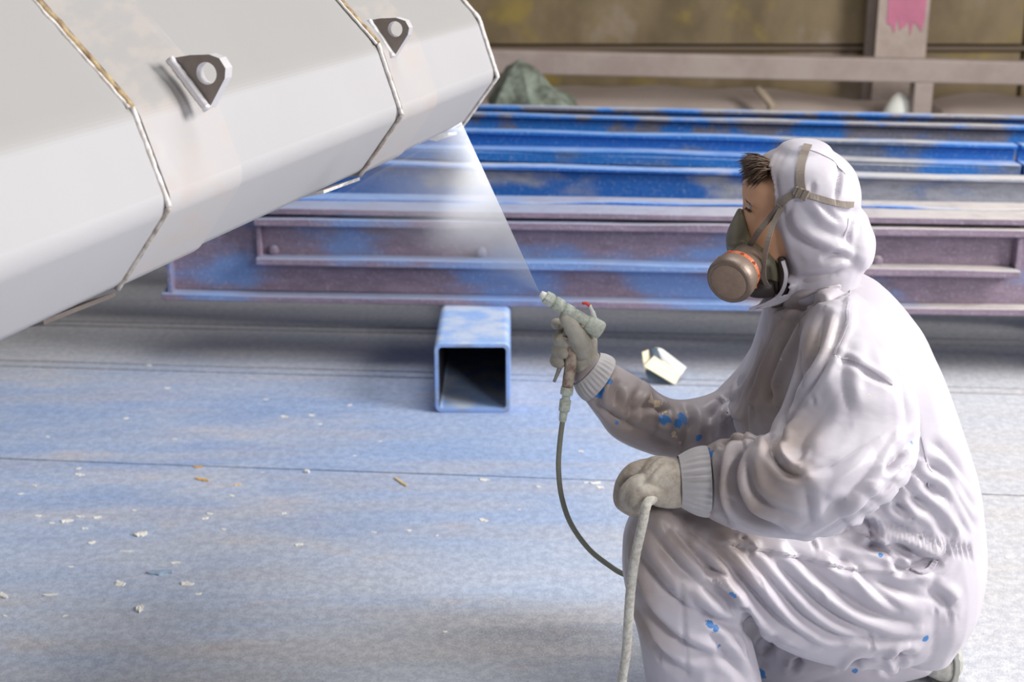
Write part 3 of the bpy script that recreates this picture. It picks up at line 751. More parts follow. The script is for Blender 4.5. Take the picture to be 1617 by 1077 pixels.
# --- far sleeve
F += [([(1150, 620), (1125, 650), (1120, 690)], .012, .009), ([(1175, 600), (1150, 640), (1150, 690)], .010, .009), ([(1080, 640), (1090, 670), (1080, 705)], .010, .009), ([(1030, 620), (1045, 650), (1035, 690)], .008, .009),
      ([(1000, 590), (975, 610), (970, 640)], .010, .008), ([(1015, 605), (1000, 635), (990, 670)], .009, .008), ([(960, 585), (945, 610), (945, 640)], .008, .007), ([(925, 625), (980, 665), (1060, 700)], .006, .009), ([(1060, 650), (1020, 640), (1000, 650)], .006, .008)]
# --- front placket folds
F += [([(1235, 500), (1210, 560), (1190, 640), (1175, 700)], .005, .005, 'step'), ([(1205, 540), (1190, 590), (1165, 640)], .007, .008)]
# collar under the chin
F += [([(1230, 455), (1290, 452), (1345, 428)], .007, .008), ([(1220, 490), (1280, 475), (1345, 450)], .008, .008)]
# --- far trouser leg
F += [([(1200, 1055), (1215, 1020), (1225, 1000)], .010, .009), ([(1250, 1060), (1260, 1050)], .008, .007), ([(1330, 1060), (1350, 1050), (1370, 1045)], .008, .008), ([(1400, 1060), (1420, 1040), (1430, 1030)], .010, .008)]
rnd = random.Random(4)
for _ in range(34):   # small crumples, along the pull of the cloth
    x, y = rnd.uniform(1000, 1530), rnd.uniform(460, 1060); a = rnd.uniform(.5, 1.2) if y > 780 else rnd.uniform(1.2, 2.2); L = rnd.uniform(12, 34)
    F += [([(x, y), (x + L * .5 * math.cos(a), y + L * .5 * math.sin(a)), (x + L * math.cos(a + .2), y + L * math.sin(a + .2))], rnd.uniform(.0015, .003), .0035)]
F += [([(1445, 708), (1415, 752), (1375, 792), (1325, 822), (1290, 842)], .006, .005, 'groove'),
      ([(1432, 716), (1400, 745)], .016, .006, 'groove'), ([(1262, 560), (1258, 600), (1238, 650), (1215, 695)], .018, .007, 'groove'), ([(1205, 690), (1160, 692), (1135, 700)], .015, .006, 'groove'),
      ([(1172, 950), (1185, 985), (1205, 1030)], .018, .008, 'groove'), ([(1205, 1022), (1260, 1046), (1350, 1050), (1440, 1038)], .016, .006, 'groove')]
F += [([(1222, 482), (1262, 484), (1312, 468), (1352, 440)], .012, .008, 'groove'), ([(1225, 505), (1275, 500), (1330, 475)], .006, .006)]
apply_strokes(me, F, 1.45)
cov_bvh = bvh_of(me)
# stains: R dirt with painted brown shade, G blue paint, B yellowish flecks
co = get_co(me)
def pts_of(lst): return [(np.array(list(hit(cov_bvh, x, y)[0])), r) for x, y, r in lst if hit(cov_bvh, x, y)[0] is not None]
def field(lst, sc_=1.0):
    f_ = np.zeros(len(co))
    for c, r in pts_of(lst): f_ = np.maximum(f_, np.clip(1.25 - np.linalg.norm(co - c, axis=1) / (r * sc_), 0, 1))
    return f_
blue = field([(935, 612, .022), (946, 618, .022), (925, 603, .016), (1048, 662, .018), (1080, 660, .020), (1070, 668, .014), (1105, 690, .012), (1118, 712, .012), (975, 668, .007), (962, 602, .01),
              (1121, 985, .014), (1130, 992, .010), (1391, 876, .008), (1462, 1008, .010), (1350, 1058, .010), (1202, 1066, .018), (1060, 930, .008), (1135, 1020, .009), (1122, 716, .012), (1158, 940, .012), (1440, 700, .005)], .8)
yell = field([(1038, 640, .016), (1030, 632, .012), (1065, 685, .013), (1050, 650, .010), (1073, 700, .008)])
dirt_shade = field([(940, 610, .12), (1000, 650, .14), (1070, 680, .14), (1140, 700, .13), (1180, 660, .10), (1205, 600, .10), (1250, 520, .10), (1090, 760, .06), (1130, 760, .06), (1010, 840, .07), (1010, 930, .05), (1100, 800, .06), (1180, 800, .05), (1215, 560, .08), (1240, 690, .06), (1225, 560, .11), (1215, 640, .11), (1245, 500, .08), (1275, 540, .06), (1020, 860, .12), (1080, 840, .10), (1150, 860, .08), (1010, 980, .07), (1205, 760, .07), (1250, 745, .04), (1140, 745, .09), (1230, 700, .06)])
dirt_shade = np.clip(dirt_shade, 0, 1) * .82
at = me.color_attributes.new('stain_shade', 'FLOAT_COLOR', 'POINT')
arr = np.zeros((len(co), 4), np.float32); arr[:, 0] = dirt_shade; arr[:, 1] = blue; arr[:, 2] = yell; arr[:, 3] = 1
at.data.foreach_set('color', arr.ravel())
for p_ in me.polygons: p_.use_smooth = True
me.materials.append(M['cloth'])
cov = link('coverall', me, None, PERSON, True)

# hood
hood_me = merge_remesh([
    loft_pts([((1228, 238), (1314, 238), YM, .055), ((1210, 247), (1330, 248), YM, .075), ((1192, 264), (1348, 268), YM, .092), ((1187, 300), (1357, 300), YM, .102), ((1196, 335), (1356, 330), YM, .102),
              ((1208, 370), (1364, 365), YM, .10), ((1219, 400), (1368, 398), YM, .10), ((1227, 430), (1358, 425), YM, .098), ((1226, 458), (1350, 445), YM, .10)], 5, ex=2.15, dome=.42),
    loft_pts([((1320, 335), (1368, 345), YM, .07), ((1300, 370), (1377, 372), YM, .088), ((1300, 400), (1372, 402), YM, .088), ((1310, 415), (1362, 415), YM, .07)], 5),
    loft_pts([((1222, 440), (1262, 440), 2.28, .05), ((1210, 470), (1240, 470), 2.28, .03), ((1192, 486), (1205, 486), 2.27, .012)], 4),
], .0042, 6, 'hood')
wrinkle(hood_me, .0006, rn)
H_ = [([(1225, 242), (1214, 282), (1228, 335)], .004, .006, 'ridge'), ([(1240, 243), (1226, 290), (1238, 335)], .004, .004, 'groove'), ([(1324, 260), (1326, 288), (1318, 316)], .010, .004, 'groove'), ([(1283, 288), (1281, 306)], .004, .004, 'groove'),
      ([(1236, 335), (1250, 368), (1290, 396), (1345, 408)], .008, .009), ([(1262, 322), (1290, 355), (1338, 380)], .006, .009), ([(1226, 352), (1238, 400), (1250, 436)], .005, .008), ([(1292, 318), (1312, 340), (1326, 350)], .006, .005, 'groove'),
      ([(1349, 350), (1342, 368), (1341, 386)], .011, .004, 'groove'), ([(1302, 408), (1322, 402), (1346, 412)], .008, .005), ([(1326, 332), (1358, 338)], .010, .006, 'groove'), ([(1255, 446), (1310, 436), (1352, 420)], .008, .008),
      ([(1204, 262), (1198, 300), (1208, 340)], .003, .005, 'groove'), ([(1252, 318), (1243, 350)], .003, .004, 'groove')]
apply_strokes(hood_me, H_, 1.0)
# open the hood at the face: cut away the front
bm = bmesh.new(); bm.from_mesh(hood_me)
rimA, rimB = at_y(1200, 255, YM), at_y(1226, 440, YM)
dl = []
for v in bm.verts:
    zt = (v.co.z - rimB.z) / (rimA.z - rimB.z)
    if v.co.z < at_y(1226, 446, YM).z or zt > 1.0: continue
    bow = .012 * math.sin(math.pi * max(0, min(1, zt)))
    if v.co.x < rimB.x + (rimA.x - rimB.x) * zt - bow * 0.2 + .004: dl.append(v)
bmesh.ops.delete(bm, geom=dl, context='VERTS')
bmesh.ops.smooth_vert(bm, verts=[v for v in bm.verts if v.is_boundary], factor=.5, use_axis_x=True, use_axis_y=True, use_axis_z=True)
bmesh.ops.smooth_vert(bm, verts=[v for v in bm.verts if v.is_boundary], factor=.5, use_axis_x=True, use_axis_y=True, use_axis_z=True)
bm.to_mesh(hood_me); bm.free()
hood_bvh = bvh_of(hood_me)
co = get_co(hood_me); arr = np.zeros((len(co), 4), np.float32); arr[:, 3] = 1
xr = at_y(1235, 300, YM).x; zr = at_y(1235, 380, YM).z
arr[:, 0] = np.clip((xr - co[:, 0]) / .045, 0, 1) * np.clip((co[:, 2] - zr) / .05, 0, 1) * .75
hood_me.color_attributes.new('stain_shade', 'FLOAT_COLOR', 'POINT').data.foreach_set('color', arr.ravel())
hood_me.materials.append(M['cloth'])
hood = link('hood', hood_me, None, PERSON, True)
so = hood.modifiers.new('thickness', 'SOLIDIFY'); so.thickness = .0025; so.offset = -1

# body inside the suit: one continuous surface with a modelled head
HX0 = 2.32
body_parts = [
    # skull and face (profile to the left), neck
    loft_pts([((1225, 262), (1300, 262), HX0, .035), ((1192, 272), (1320, 270), HX0, .058), ((1176, 282), (1340, 278), HX0, .072), ((1172, 305), (1342, 302), HX0, .074), ((1174, 325), (1338, 325), HX0, .072),
              ((1170, 345), (1325, 350), HX0, .068), ((1172, 370), (1310, 375), HX0, .062), ((1176, 395), (1300, 400), HX0, .056), ((1184, 415), (1300, 425), HX0, .050), ((1205, 430), (1310, 450), HX0, .045)], 5, ex=2.1),
    loft_pts([((1230, 420), (1310, 410), HX0, .05), ((1250, 470), (1340, 450), HX0, .055), ((1250, 520), (1370, 500), HX0, .12)], 4),
    loft_pts([((1250, 520), (1385, 490), YM, .14), ((1225, 600), (1450, 580), YM, .16), ((1215, 690), (1490, 690), YM, .15), ((1300, 800), (1510, 800), YM, .14), ((1360, 900), (1500, 920), YM, .15)], 4),
    loft_pts([((1440, 850), (1450, 985), 2.25, .07), ((1250, 830), (1240, 970), 2.2, .065), ((1060, 825), (1080, 900), 2.15, .055)], 4),
    loft_pts([((1015, 840), (1110, 850), 2.14, .05), ((1030, 950), (1140, 950), 2.15, .05), ((1060, 1100), (1150, 1100), 2.18, .04), ((1065, 1195), (1140, 1195), 2.2, .035)], 4),
    loft_pts([((1420, 880), (1430, 990), 2.42, .07), ((1280, 930), (1290, 1040), 2.46, .065), ((1200, 990), (1210, 1055), 2.49, .05)], 4),
    loft_pts([((1200, 1000), (1205, 1056), 2.5, .045), ((1320, 1010), (1325, 1062), 2.48, .045), ((1450, 1005), (1462, 1045), 2.46, .035), ((1475, 1005), (1488, 1045), 2.46, .03)], 4),
    loft_pts([((1310, 520), (1385, 530), 2.17, .045), ((1290, 640), (1390, 660), 2.09, .05), ((1270, 760), (1360, 765), 2.06, .045)], 4),
    loft_pts([((1310, 725), (1320, 795), 2.055, .04), ((1200, 730), (1200, 800), 2.07, .04), ((1075, 742), (1070, 786), 2.10, .028)], 4),
    loft_pts([((1220, 570), (1280, 590), 2.46, .05), ((1150, 650), (1200, 690), 2.50, .045)], 4),
    loft_pts([((1150, 645), (1145, 700), 2.50, .04), ((1040, 645), (1030, 695), 2.47, .04), ((945, 575), (920, 602), 2.435, .024)], 4),
]
body_me = merge_remesh(body_parts, .0065, 4, 'body')
apply_strokes(body_me, [([(1176, 322), (1188, 330), (1195, 338)], .006, .006, 'groove'), ([(1172, 314), (1182, 316), (1194, 324)], .0035, .005, 'ridge'), ([(1186, 345), (1200, 352)], .002, .008, 'ridge')])
body = link('body', body_me, M['skin'], PERSON, True)
body_bvh = bvh_of(body_me)
# eye and lids, brow, hair
hp, hn = hit(body_bvh, 1184, 328)
hp = hp or at_y(1184, 328, 2.26)
bm = bmesh.new(); bmesh.ops.create_uvsphere(bm, u_segments=14, v_segments=10, radius=.0085, matrix=Matrix.Translation(hp + V((.004, .004, 0)))); link('eye', bm, M['eye'], PERSON, True)
def strands(nm, starts, mt, seed, n, r0, curve):
    rnd = random.Random(seed); bm = bmesh.new()
    for i in range(n):
        p, d, L = starts(rnd); b = p + d * L * .5 + V((0, 0, curve * L)); e = p + d * L
        tube(bm, [p, b, e], [r0, r0 * .7, r0 * .12], 4)
    return link(nm, bm, mt, PERSON, True)
def on_body(x, y):
    h = hit(body_bvh, x, y)[0]
    return h if h is not None else at_y(x, y, 2.29)
def brow(r):
    t = r.random(); p = on_body(1175 + 9 * t, 314 + 7 * t + r.uniform(-1.2, 1.2)) + V((0, -.001, 0)); return p, V((.6, -.25, -.35)).normalized(), .008
strands('eyebrow', brow, M['hair'], 2, 40, .0008, .05)
def lash(r):
    t = r.random(); p = on_body(1179 + 9 * t, 327 + 6 * t) + V((-.001, -.002, 0)); return p, V((-.7, -.5, -.5)).normalized(), .006
strands('eyelashes', lash, M['hair'], 3, 26, .0007, .0)
def hairs(r):
    t = r.random(); s = r.uniform(-1, 1)
    p = at_y(1196 - 4 * t + r.uniform(0, 14), 252 + 30 * t, HX0 + s * .055) + V((abs(s) * .008, 0, 0))
    d = V((-1.0, s * .35 + r.uniform(-.2, .2), .15 - .9 * t + r.uniform(-.2, .3))).normalized()
    return p, d, r.uniform(.024, .042) * (1 - .3 * t)
strands('hair', hairs, M['hair'], 5, 520, .0016, .10)

# ribbon lying on a surface (straps, seams)
def ribbon(nm, pts, wid, thick, mt, parent, bvh=None, lift=.001, side=None, k=5):
    P = []; Nn = []
    raw = []
    for q in pts:
        if bvh is not None and len(q) == 2:
            h, n_ = hit(bvh, *q)
            if h is None: continue
            raw.append((h + n_ * lift, n_))
        else: raw.append((at_y(q[0], q[1], q[2]), V(q[3]) if len(q) > 3 else V((0, -1, 0))))
    if len(raw) < 2: return None
    P = spline([r[0] for r in raw], k); Nn = spline([r[1] for r in raw], k)
    if bvh is not None:
        for i, p in enumerate(P):
            loc, n_, _, d = bvh.find_nearest(p)
            if loc is not None and d < .02 and len(pts[0]) == 2: P[i] = loc + n_ * lift; Nn[i] = (Nn[i] + n_)
    rings = []
    for i, p in enumerate(P):
        t = (P[min(i + 1, len(P) - 1)] - P[max(i - 1, 0)]).normalized(); n_ = Nn[i].normalized(); s = t.cross(n_).normalized(); n_ = s.cross(t)
        h = wid / 2; rings.append([p - s * h, p - s * h + n_ * thick, p + s * h + n_ * thick, p + s * h])
    bm = bmesh.new(); grid(bm, rings); return link(nm, bm, mt, parent, False)
M['hood_shade'] = plain('brown_hood_shade', (.10, .075, .065), .8)
def seam(pts, bvh, par, wid=.0028): 
    o = ribbon('seam', pts, wid, .0009, M['cloth'], par, bvh, .0002)
seam([(1345, 452), (1338, 490), (1335, 520), (1318, 560)], cov_bvh, cov, .0035)
seam([(1318, 562), (1350, 570), (1385, 590), (1410, 607)], cov_bvh, cov)
seam([(1455, 690), (1462, 720), (1466, 770)], cov_bvh, cov)
seam([(1276, 236), (1310, 250), (1335, 275)], hood_bvh, hood)
seam([(1340, 345), (1333, 372)], hood_bvh, hood)
# pocket tab near the hip
ribbon('pocket_edge', [(1440, 900), (1455, 905), (1470, 898), (1478, 885)], .008, .003, M['cloth'], cov, cov_bvh, .001)

# cuffs: elastic bands, gathered
def cuff(nm, a, b, Y0, Y1, c, d, hd0, hd1, seed):
    A0, B0, A1, B1 = at_y(*a, Y0), at_y(*b, Y0), at_y(*c, Y1), at_y(*d, Y1); rings = []; n = 144
    for i in range(9):
        t = i / 8; A, B = A0.lerp(A1, t), B0.lerp(B1, t); hd = hd0 + (hd1 - hd0) * t; ctr = (A + B) / 2; u = (A - B) / 2; ring = []
        bul = 1 + .05 * math.sin(math.pi * t)
        for k in range(n):
            th = 2 * math.pi * k / n; cr = 1 + .036 * math.sin(th * 30 + seed + .5 * math.sin(th * 5)) * math.sin(math.pi * min(1, t * 1.1)) ** .5
            ring.append(ctr + (u * math.cos(th) + V((0, 1, 0)) * hd * math.sin(th)) * cr * bul)
        rings.append(ring)
    bm = bmesh.new(); grid(bm, rings, True, False); o = link(nm, bm, M['cuff'], cov, True); return o
m_, ns_, ln_, b_ = newmat('cuff_elastic'); cc = coords(ns_, ln_)
ln_.new(mix(ns_, ln_, noise_n(ns_, ln_, cc, 40), (.42, .39, .37), (.60, .58, .60)), b_.inputs['Base Color']); b_.inputs['Roughness'].default_value = .55; M['cuff'] = m_
cuff('cuff', (1118, 708), (1117, 812), 2.09, 2.10, (1072, 723), (1073, 797), .058, .044, 1)
cuff('cuff', (972, 570), (922, 630), 2.44, 2.433, (948, 559), (904, 605), .052, .037, 2)

# ------------------------------------------------------------------ gloves
def chain(pts, rad, n=14, k=5):
    """finger: rounded tube with slight swelling at each knuckle"""
    P = spline([at_y(*q) for q in pts], k); R = [v.x for v in spline([V((r, 0, 0)) for r in rad], k)]
    rings = []; u = None
    def ringat(p, d, r):
        nonlocal u
        if u is None: u, _ = frame_for(d)
        u = (u - d * u.dot(d)).normalized(); v = d.cross(u)
        return [p + (u * math.cos(2 * math.pi * j / n) + v * math.sin(2 * math.pi * j / n)) * r for j in range(n)]
    for i, p in enumerate(P):
        d = (P[min(i + 1, len(P) - 1)] - P[max(i - 1, 0)]).normalized(); rings.append(ringat(p, d, R[i]))
    d = (P[-1] - P[-2]).normalized(); pre = (P[0] - P[1]).normalized()
    for t in (.5, 1.0, 1.35): rings.append(ringat(P[-1] + d * R[-1] * math.sin(t), d, max(.001, R[-1] * math.cos(t))))
    return rings
GY = 2.42
far_parts = [
    loft_pts([((953, 577), (918, 606), 2.434, .024), ((944, 556), (905, 580), 2.43, .026), ((943, 533), (898, 560), 2.43, .028), ((936, 520), (895, 536), 2.43, .026), ((922, 513), (898, 523), 2.43, .018)], 4),
    chain([(925, 556, 2.41), (914, 535, 2.395), (903, 516, 2.392), (894, 503, 2.396)], [.020, .0175, .0145, .013]),             # thumb along the gun body
    chain([(918, 524, 2.45), (902, 519, 2.462), (888, 513, 2.445), (878, 511, 2.425)], [.013, .012, .0115, .0105]),             # index on the trigger
    chain([(912, 540, 2.45), (896, 534, 2.462), (884, 534, 2.44), (886, 540, 2.415), (893, 542, 2.405)], [.013, .013, .0135, .012, .0105]),
    chain([(912, 556, 2.45), (896, 552, 2.462), (883, 552, 2.44), (884, 556, 2.415), (891, 558, 2.405)], [.013, .013, .0135, .012, .0105]),
    chain([(914, 572, 2.45), (897, 570, 2.46), (880, 567, 2.44), (878, 571, 2.42), (885, 574, 2.408)], [.012, .012, .012, .0108, .0095]),
]
gl1 = merge_remesh(far_parts, .0022, 3, 'glove')
wrinkle(gl1, .0008, lambda c: noise.noise(V(tuple(c)) * 90))
link('glove', gl1, M['glove'], PERSON, True)['label'] = 'dusty grey-green glove gripping the spray gun'
# near hand, back of hand towards us, fingers closed down over the hose
near_parts = [
    loft_pts([((1088, 730), (1090, 792), 2.10, .034), ((1062, 727), (1068, 797), 2.098, .040), ((1038, 725), (1045, 796), 2.098, .044), ((1018, 733), (1026, 788), 2.098, .044), ((1008, 745), (1014, 776), 2.10, .038)], 4, ex=2.5),
    chain([(1044, 780, 2.064), (1020, 778, 2.054), (1002, 788, 2.054), (1004, 799, 2.06), (1018, 803, 2.07)], [.0135, .0130, .0125, .0115, .010]),
    chain([(1036, 766, 2.080), (1008, 763, 2.072), (990, 780, 2.072), (992, 798, 2.080), (1006, 805, 2.092)], [.0145, .0145, .0138, .0125, .011]),
    chain([(1030, 742, 2.110), (1002, 745, 2.106), (984, 768, 2.106), (983, 793, 2.110), (998, 804, 2.116)], [.0165, .0160, .0145, .0135, .012]),
    chain([(1034, 738, 2.138), (1010, 742, 2.136), (990, 764, 2.136), (986, 786, 2.138)], [.0160, .0155, .0145, .013]),
    chain([(1052, 740, 2.140), (1036, 760, 2.152), (1026, 782, 2.145)], [.0165, .0155, .013]),
]
gl2 = merge_remesh(near_parts, .0022, 2, 'glove')
apply_strokes(gl2, [([(1045, 730), (1030, 745), (1012, 765)], .002, .004), ([(1060, 735), (1045, 750), (1035, 765)], .0016, .004), ([(1040, 722), (1022, 740)], .0016, .004)])
wrinkle(gl2, .0010, lambda c: noise.noise(V(tuple(c)) * 70))
link('glove', gl2, M['glove_brown'], PERSON, True)['label'] = 'dusty brown-grey glove resting on the raised knee'

# ------------------------------------------------------------------ shoes
# far shoe: on its toes, sole facing away to the right
zf = 2.46
sh = merge_remesh([loft_pts([((1440, 1000), (1466, 1062), zf, .042), ((1462, 1000), (1480, 1068), zf, .046), ((1484, 1002), (1494, 1070), zf, .045), ((1494, 1006), (1499, 1066), zf, .040)], 5, ex=2.8)], .004, 3, 'shoe')
apply_strokes(sh, [([(1470, 1005), (1476, 1035), (1470, 1065)], .004, .004), ([(1462, 1030), (1470, 1050), (1460, 1068)], .003, .003)])
so_ = link('shoe', sh, M['shoe'], PERSON, True); so_['label'] = 'dusty grey shoe bent on its toes behind'
bm = bmesh.new()
sp_ = spline([at_y(1483, 1001, zf), at_y(1497, 1010, zf), at_y(1502, 1035, zf), at_y(1495, 1062, zf), at_y(1470, 1074, zf)], 6); rings = []
for i, c in enumerate(sp_):
    t = (sp_[min(i + 1, len(sp_) - 1)] - sp_[max(0, i - 1)]).normalized(); nrm = t.cross(V((0, 1, 0))).normalized(); wv = V((0, .047 - .012 * abs(i / len(sp_) - .5), 0))
    g_ = .0015 if i % 3 == 0 else 0
    rings.append([c - wv + nrm * (.006 - g_), c + wv + nrm * (.006 - g_), c + wv - nrm * .006, c - wv - nrm * .006])
grid(bm, rings); bevel(bm, .0015, 1, 1.0); link('sole', bm, M['sole'], so_)
# near shoe, below the picture: flat on the floor
xf = at_y(1095, 1190, 2.2).x
sh2 = merge_remesh([[[V((xf + dx + 0 * a, 2.2 + .045 * w_ * math.cos(a), max(0.016, .016 + h_ * (.5 + .5 * math.sin(a))))) for a in [2 * math.pi * k / 24 for k in range(24)]]
                     for dx, w_, h_ in ((-.20, .45, .03), (-.185, .8, .045), (-.14, 1.0, .055), (-.08, 1.0, .07), (-.02, .85, .10), (.03, .8, .13), (.075, .75, .12), (.095, .6, .09))]], .004, 3, 'shoe')
sh2o = link('shoe', sh2, M['shoe'], PERSON, True)
bm = bmesh.new(); prism(bm, [V((xf - .055 + .155 * math.cos(a), 2.2 + .048 * math.sin(a) * (1 - .12 * math.cos(a + 3.1)), 0)) for a in [2 * math.pi * k / 28 for k in range(28)]], (0, 0, .0), (0, 0, .02)); link('sole', bm, M['sole'], sh2o)

# ------------------------------------------------------------------ respirator
RS = thing('respirator', tuple(at_y(1190, 420, YM)), 'olive rubber half-face respirator with a round brown filter, strapped over the hood', 'respirator')
fp = merge_remesh([loft_pts([((1164, 333), (1172, 330), YM, .010), ((1156, 352), (1182, 345), YM, .028), ((1148, 376), (1186, 370), YM, .046), ((1149, 398), (1222, 386), YM, .060), ((1160, 420), (1238, 412), YM, .064), ((1180, 445), (1236, 442), YM, .058), ((1197, 462), (1226, 465), YM, .038)], 5, ex=2.2)], .0035, 3, 'facepiece')
apply_strokes(fp, [([(1150, 395), (1175, 392), (1200, 395)], .004, .004), ([(1178, 388), (1190, 400), (1200, 398)], .004, .003), ([(1200, 392), (1205, 405), (1212, 402)], .004, .003), ([(1185, 412), (1210, 408)], .003, .004)])
link('facepiece', fp, M['mask'], RS, True)
axn = V((-.52, -.80, -.26)).normalized()
fc = at_y(1150, 446, 2.185)
def canister(fc, axn, r, ln, nm, par, ma, mb, ring):
    bm = bmesh.new(); lathe(bm, fc, -axn, [(0, r * .80), (-.001, r * .86), (0, r * .93), (.006, r), (.020, r * 1.0), (.024, r * .965), (.030, r * .96), (.031, r * .75), (ln + .04, r * .72)], 44)
    o = link(nm, bm, ma, par, True)
    bm = bmesh.new(); lathe(bm, fc + axn * .0015, -axn, [(0, .001), (0, r * .40), (.0004, r * .74), (.002, r * .80)], 40); link('filter_face', bm, mb, o, True)
    bm = bmesh.new(); lathe(bm, fc - axn * .0305, -axn, [(0, r * .5), (0, r * .93), (.009, r * .93), (.010, r * .5)], 40); link('lock_ring', bm, ring, o)
    for k in range(10):
        a = 2 * math.pi * k / 10; u, v = frame_for(axn); q = fc - axn * .035 + (u * math.cos(a) + v * math.sin(a)) * r * .93; bm = bmesh.new()
        bmesh.ops.create_cube(bm, size=.0045, matrix=Matrix.Translation(q)); link('lock_tab', bm, ring, o)
    for k in range(16):
        pass
    return o
canister(fc, axn, .0395, .04, 'filter', RS, M['canister'], M['canister_face'], M['orange'])
# outlet valve under the chin
bm = bmesh.new(); lathe(bm, at_y(1205, 440, 2.275), (.05, -.15, -1), [(0, .02), (.006, .026), (.022, .027), (.024, .024), (.028, .024), (.030, .02)], 30)
link('outlet_valve', bm, M['dark'], RS, True)
ribbon('head_strap', [(1267, 305), (1264, 285), (1265, 262), (1270, 243), (1276, 230)], .0135, .0018, M['strap'], RS, hood_bvh, .0015)
ribbon('back_strap', [(1267, 305), (1285, 311), (1310, 318), (1328, 322), (1346, 323)], .0095, .0018, M['strap'], RS, hood_bvh, .0015)
ribbon('front_strap', [(1262, 305), (1245, 312), (1230, 326)], .0115, .002, M['strap'], RS, hood_bvh, .002)
hq = hit(hood_bvh, 1230, 326)[0]
ribbon('front_strap', [(1230, 326, hq.y - .004, (-.3, -1, 0)), (1214, 346, hq.y - .001, (-.4, -1, 0)), (1198, 366, 2.232, (-.4, -1, 0)), (1184, 388, 2.244, (-.4, -1, 0)), (1178, 397, 2.262, (-.4, -1, 0))], .0095, .002, M['strap_dark'], RS)
ribbon('lower_strap', [(1238, 322, hq.y - .004, (-.5, -1, .2)), (1222, 352, hq.y - .012, (-.5, -1, .1)), (1213, 380, 2.215, (-.5, -1, 0)), (1207, 410, 2.222, (-.5, -1, 0)), (1206, 435, 2.235, (-.6, -1, 0)), (1212, 452, 2.25, (-.6, -1, 0))], .0085, .0016, M['strap'], RS)
# dark inside of the hood opening beside the mask
bm = bmesh.new()
h_, n_ = hit(hood_bvh, 1265, 305); u = (at_y(1280, 312, h_.y) - at_y(1250, 300, h_.y)).normalized(); n_ = n_.normalized(); v = n_.cross(u).normalized(); u = v.cross(n_)
prism(bm, [h_ + u * a + v * b for a, b in ((-.012, -.007), (.012, -.009), (.012, .009), (-.012, .007))], tuple(n_ * .001), tuple(n_ * .006)); bevel(bm, .001, 1)
for s in (-.006, .003):
    prism(bm, [h_ + u * (s + a) + v * b for a, b in ((0, -.009), (.003, -.009), (.003, .009), (0, .009))], tuple(n_ * .005), tuple(n_ * .008))
link('buckle', bm, M['strap'], RS)

bm = bmesh.new(); grid(bm, loft_pts([((1216, 396), (1236, 396), YM, .070), ((1218, 420), (1241, 420), YM, .074), ((1214, 450), (1240, 448), YM, .070), ((1206, 472), (1240, 466), YM, .05)], 4)); link('hood_shade_panel', bm, M['hood_shade'], hood, True)  # dark brown panel added as the shade in the hood opening
# hood flap hanging at the chin
ribbon('hood_flap', [(1236, 412, 2.232), (1241, 432, 2.228), (1238, 452, 2.235), (1228, 468, 2.25), (1208, 480, 2.262), (1184, 489, 2.275)], .006, .002, M['cloth'], hood)

# ------------------------------------------------------------------ spray gun
gp0, gp1 = at_y(853, 464, GY - .02), at_y(952, 524, GY - .02)
gd = (gp1 - gp0).normalized(); GL = (gp1 - gp0).length
GUN = thing('spray_gun', tuple(at_y(900, 520, GY)), 'pale green crusted airless spray gun held up in the far glove', 'spray gun')
def gs(f): return GL * f
bm = bmesh.new(); lathe(bm, gp0, gd, [(0, .003), (.001, .0065), (gs(.07), .008), (gs(.08), .005)], 20); link('nozzle_tip', bm, M['cream_white'], GUN, True)
bm = bmesh.new(); lathe(bm, gp0 + gd * gs(.07), gd, [(0, .008), (.001, .0125), (gs(.10), .0135), (gs(.13), .0125), (gs(.15), .0085), (gs(.17), .0085)], 6); bevel(bm, .0012, 1); link('tip_nut', bm, M['gun'], GUN)
bm = bmesh.new(); lathe(bm, gp0 + gd * gs(.22), gd, [(0, .0085), (.001, .0125), (gs(.10), .013), (gs(.14), .012), (gs(.15), .009), (gs(.19), .009)], 16); link('swivel_nut', bm, M['gun'], GUN, True)
bm = bmesh.new(); lathe(bm, gp0 + gd * gs(.38), gd, [(0, .009), (.001, .0115), (gs(.12), .012), (gs(.13), .0105), (gs(.38), .0115), (gs(.39), .0105)], 20); link('gun_body', bm, M['gun'], GUN, True)
bm = bmesh.new(); lathe(bm, gp0 + gd * gs(.73), gd, [(0, .010), (.002, .0155), (gs(.22), .0165), (gs(.25), .0145), (gs(.26), .009), (gs(.262), .001)], 22); link('end_cap', bm, M['gun'], GUN, True)
bm = bmesh.new(); tube(bm, spline([at_y(940, 508, GY - .02), at_y(936, 493, GY - .02), at_y(931, 482, GY - .02)], 5), [.0042] * 6 + [.003] * 5, 8); link('safety_lever', bm, M['cream_white'], GUN, True)
bm = bmesh.new(); tube(bm, spline([at_y(931, 483, GY - .02), at_y(926, 479, GY - .02), at_y(919, 479, GY - .02)], 4), [.003] * 8 + [.0015], 8); link('lever_tip', bm, M['red'], GUN, True)
bm = bmesh.new(); prism(bm, [at_y(x, y, GY - .03) for x, y in ((918, 506), (930, 512), (927, 521), (915, 515))], (0, 0, 0), (0, .02, 0)); bevel(bm, .001, 1); link('side_block', bm, M['gun_grip'], GUN)
hd = [at_y(912, 512, GY - .012), at_y(905, 535, GY - .014), at_y(903, 560, GY - .016), at_y(899, 590, GY - .018), at_y(896, 612, GY - .02)]
bm = bmesh.new(); tube(bm, spline(hd, 4), [.010, .010, .010, .0095, .009, .009, .009, .0095, .010, .0105, .0105, .0105, .0105, .011, .0105, .0105, .010][:17], 14); link('handle', bm, M['gun_grip'], GUN, True)
bm = bmesh.new(); lathe(bm, at_y(904.5, 533, GY - .014), hd[2] - hd[1], [(0, .0104), (.004, .0108), (.008, .0104)], 16); link('red_collar', bm, M['red'], GUN, True)
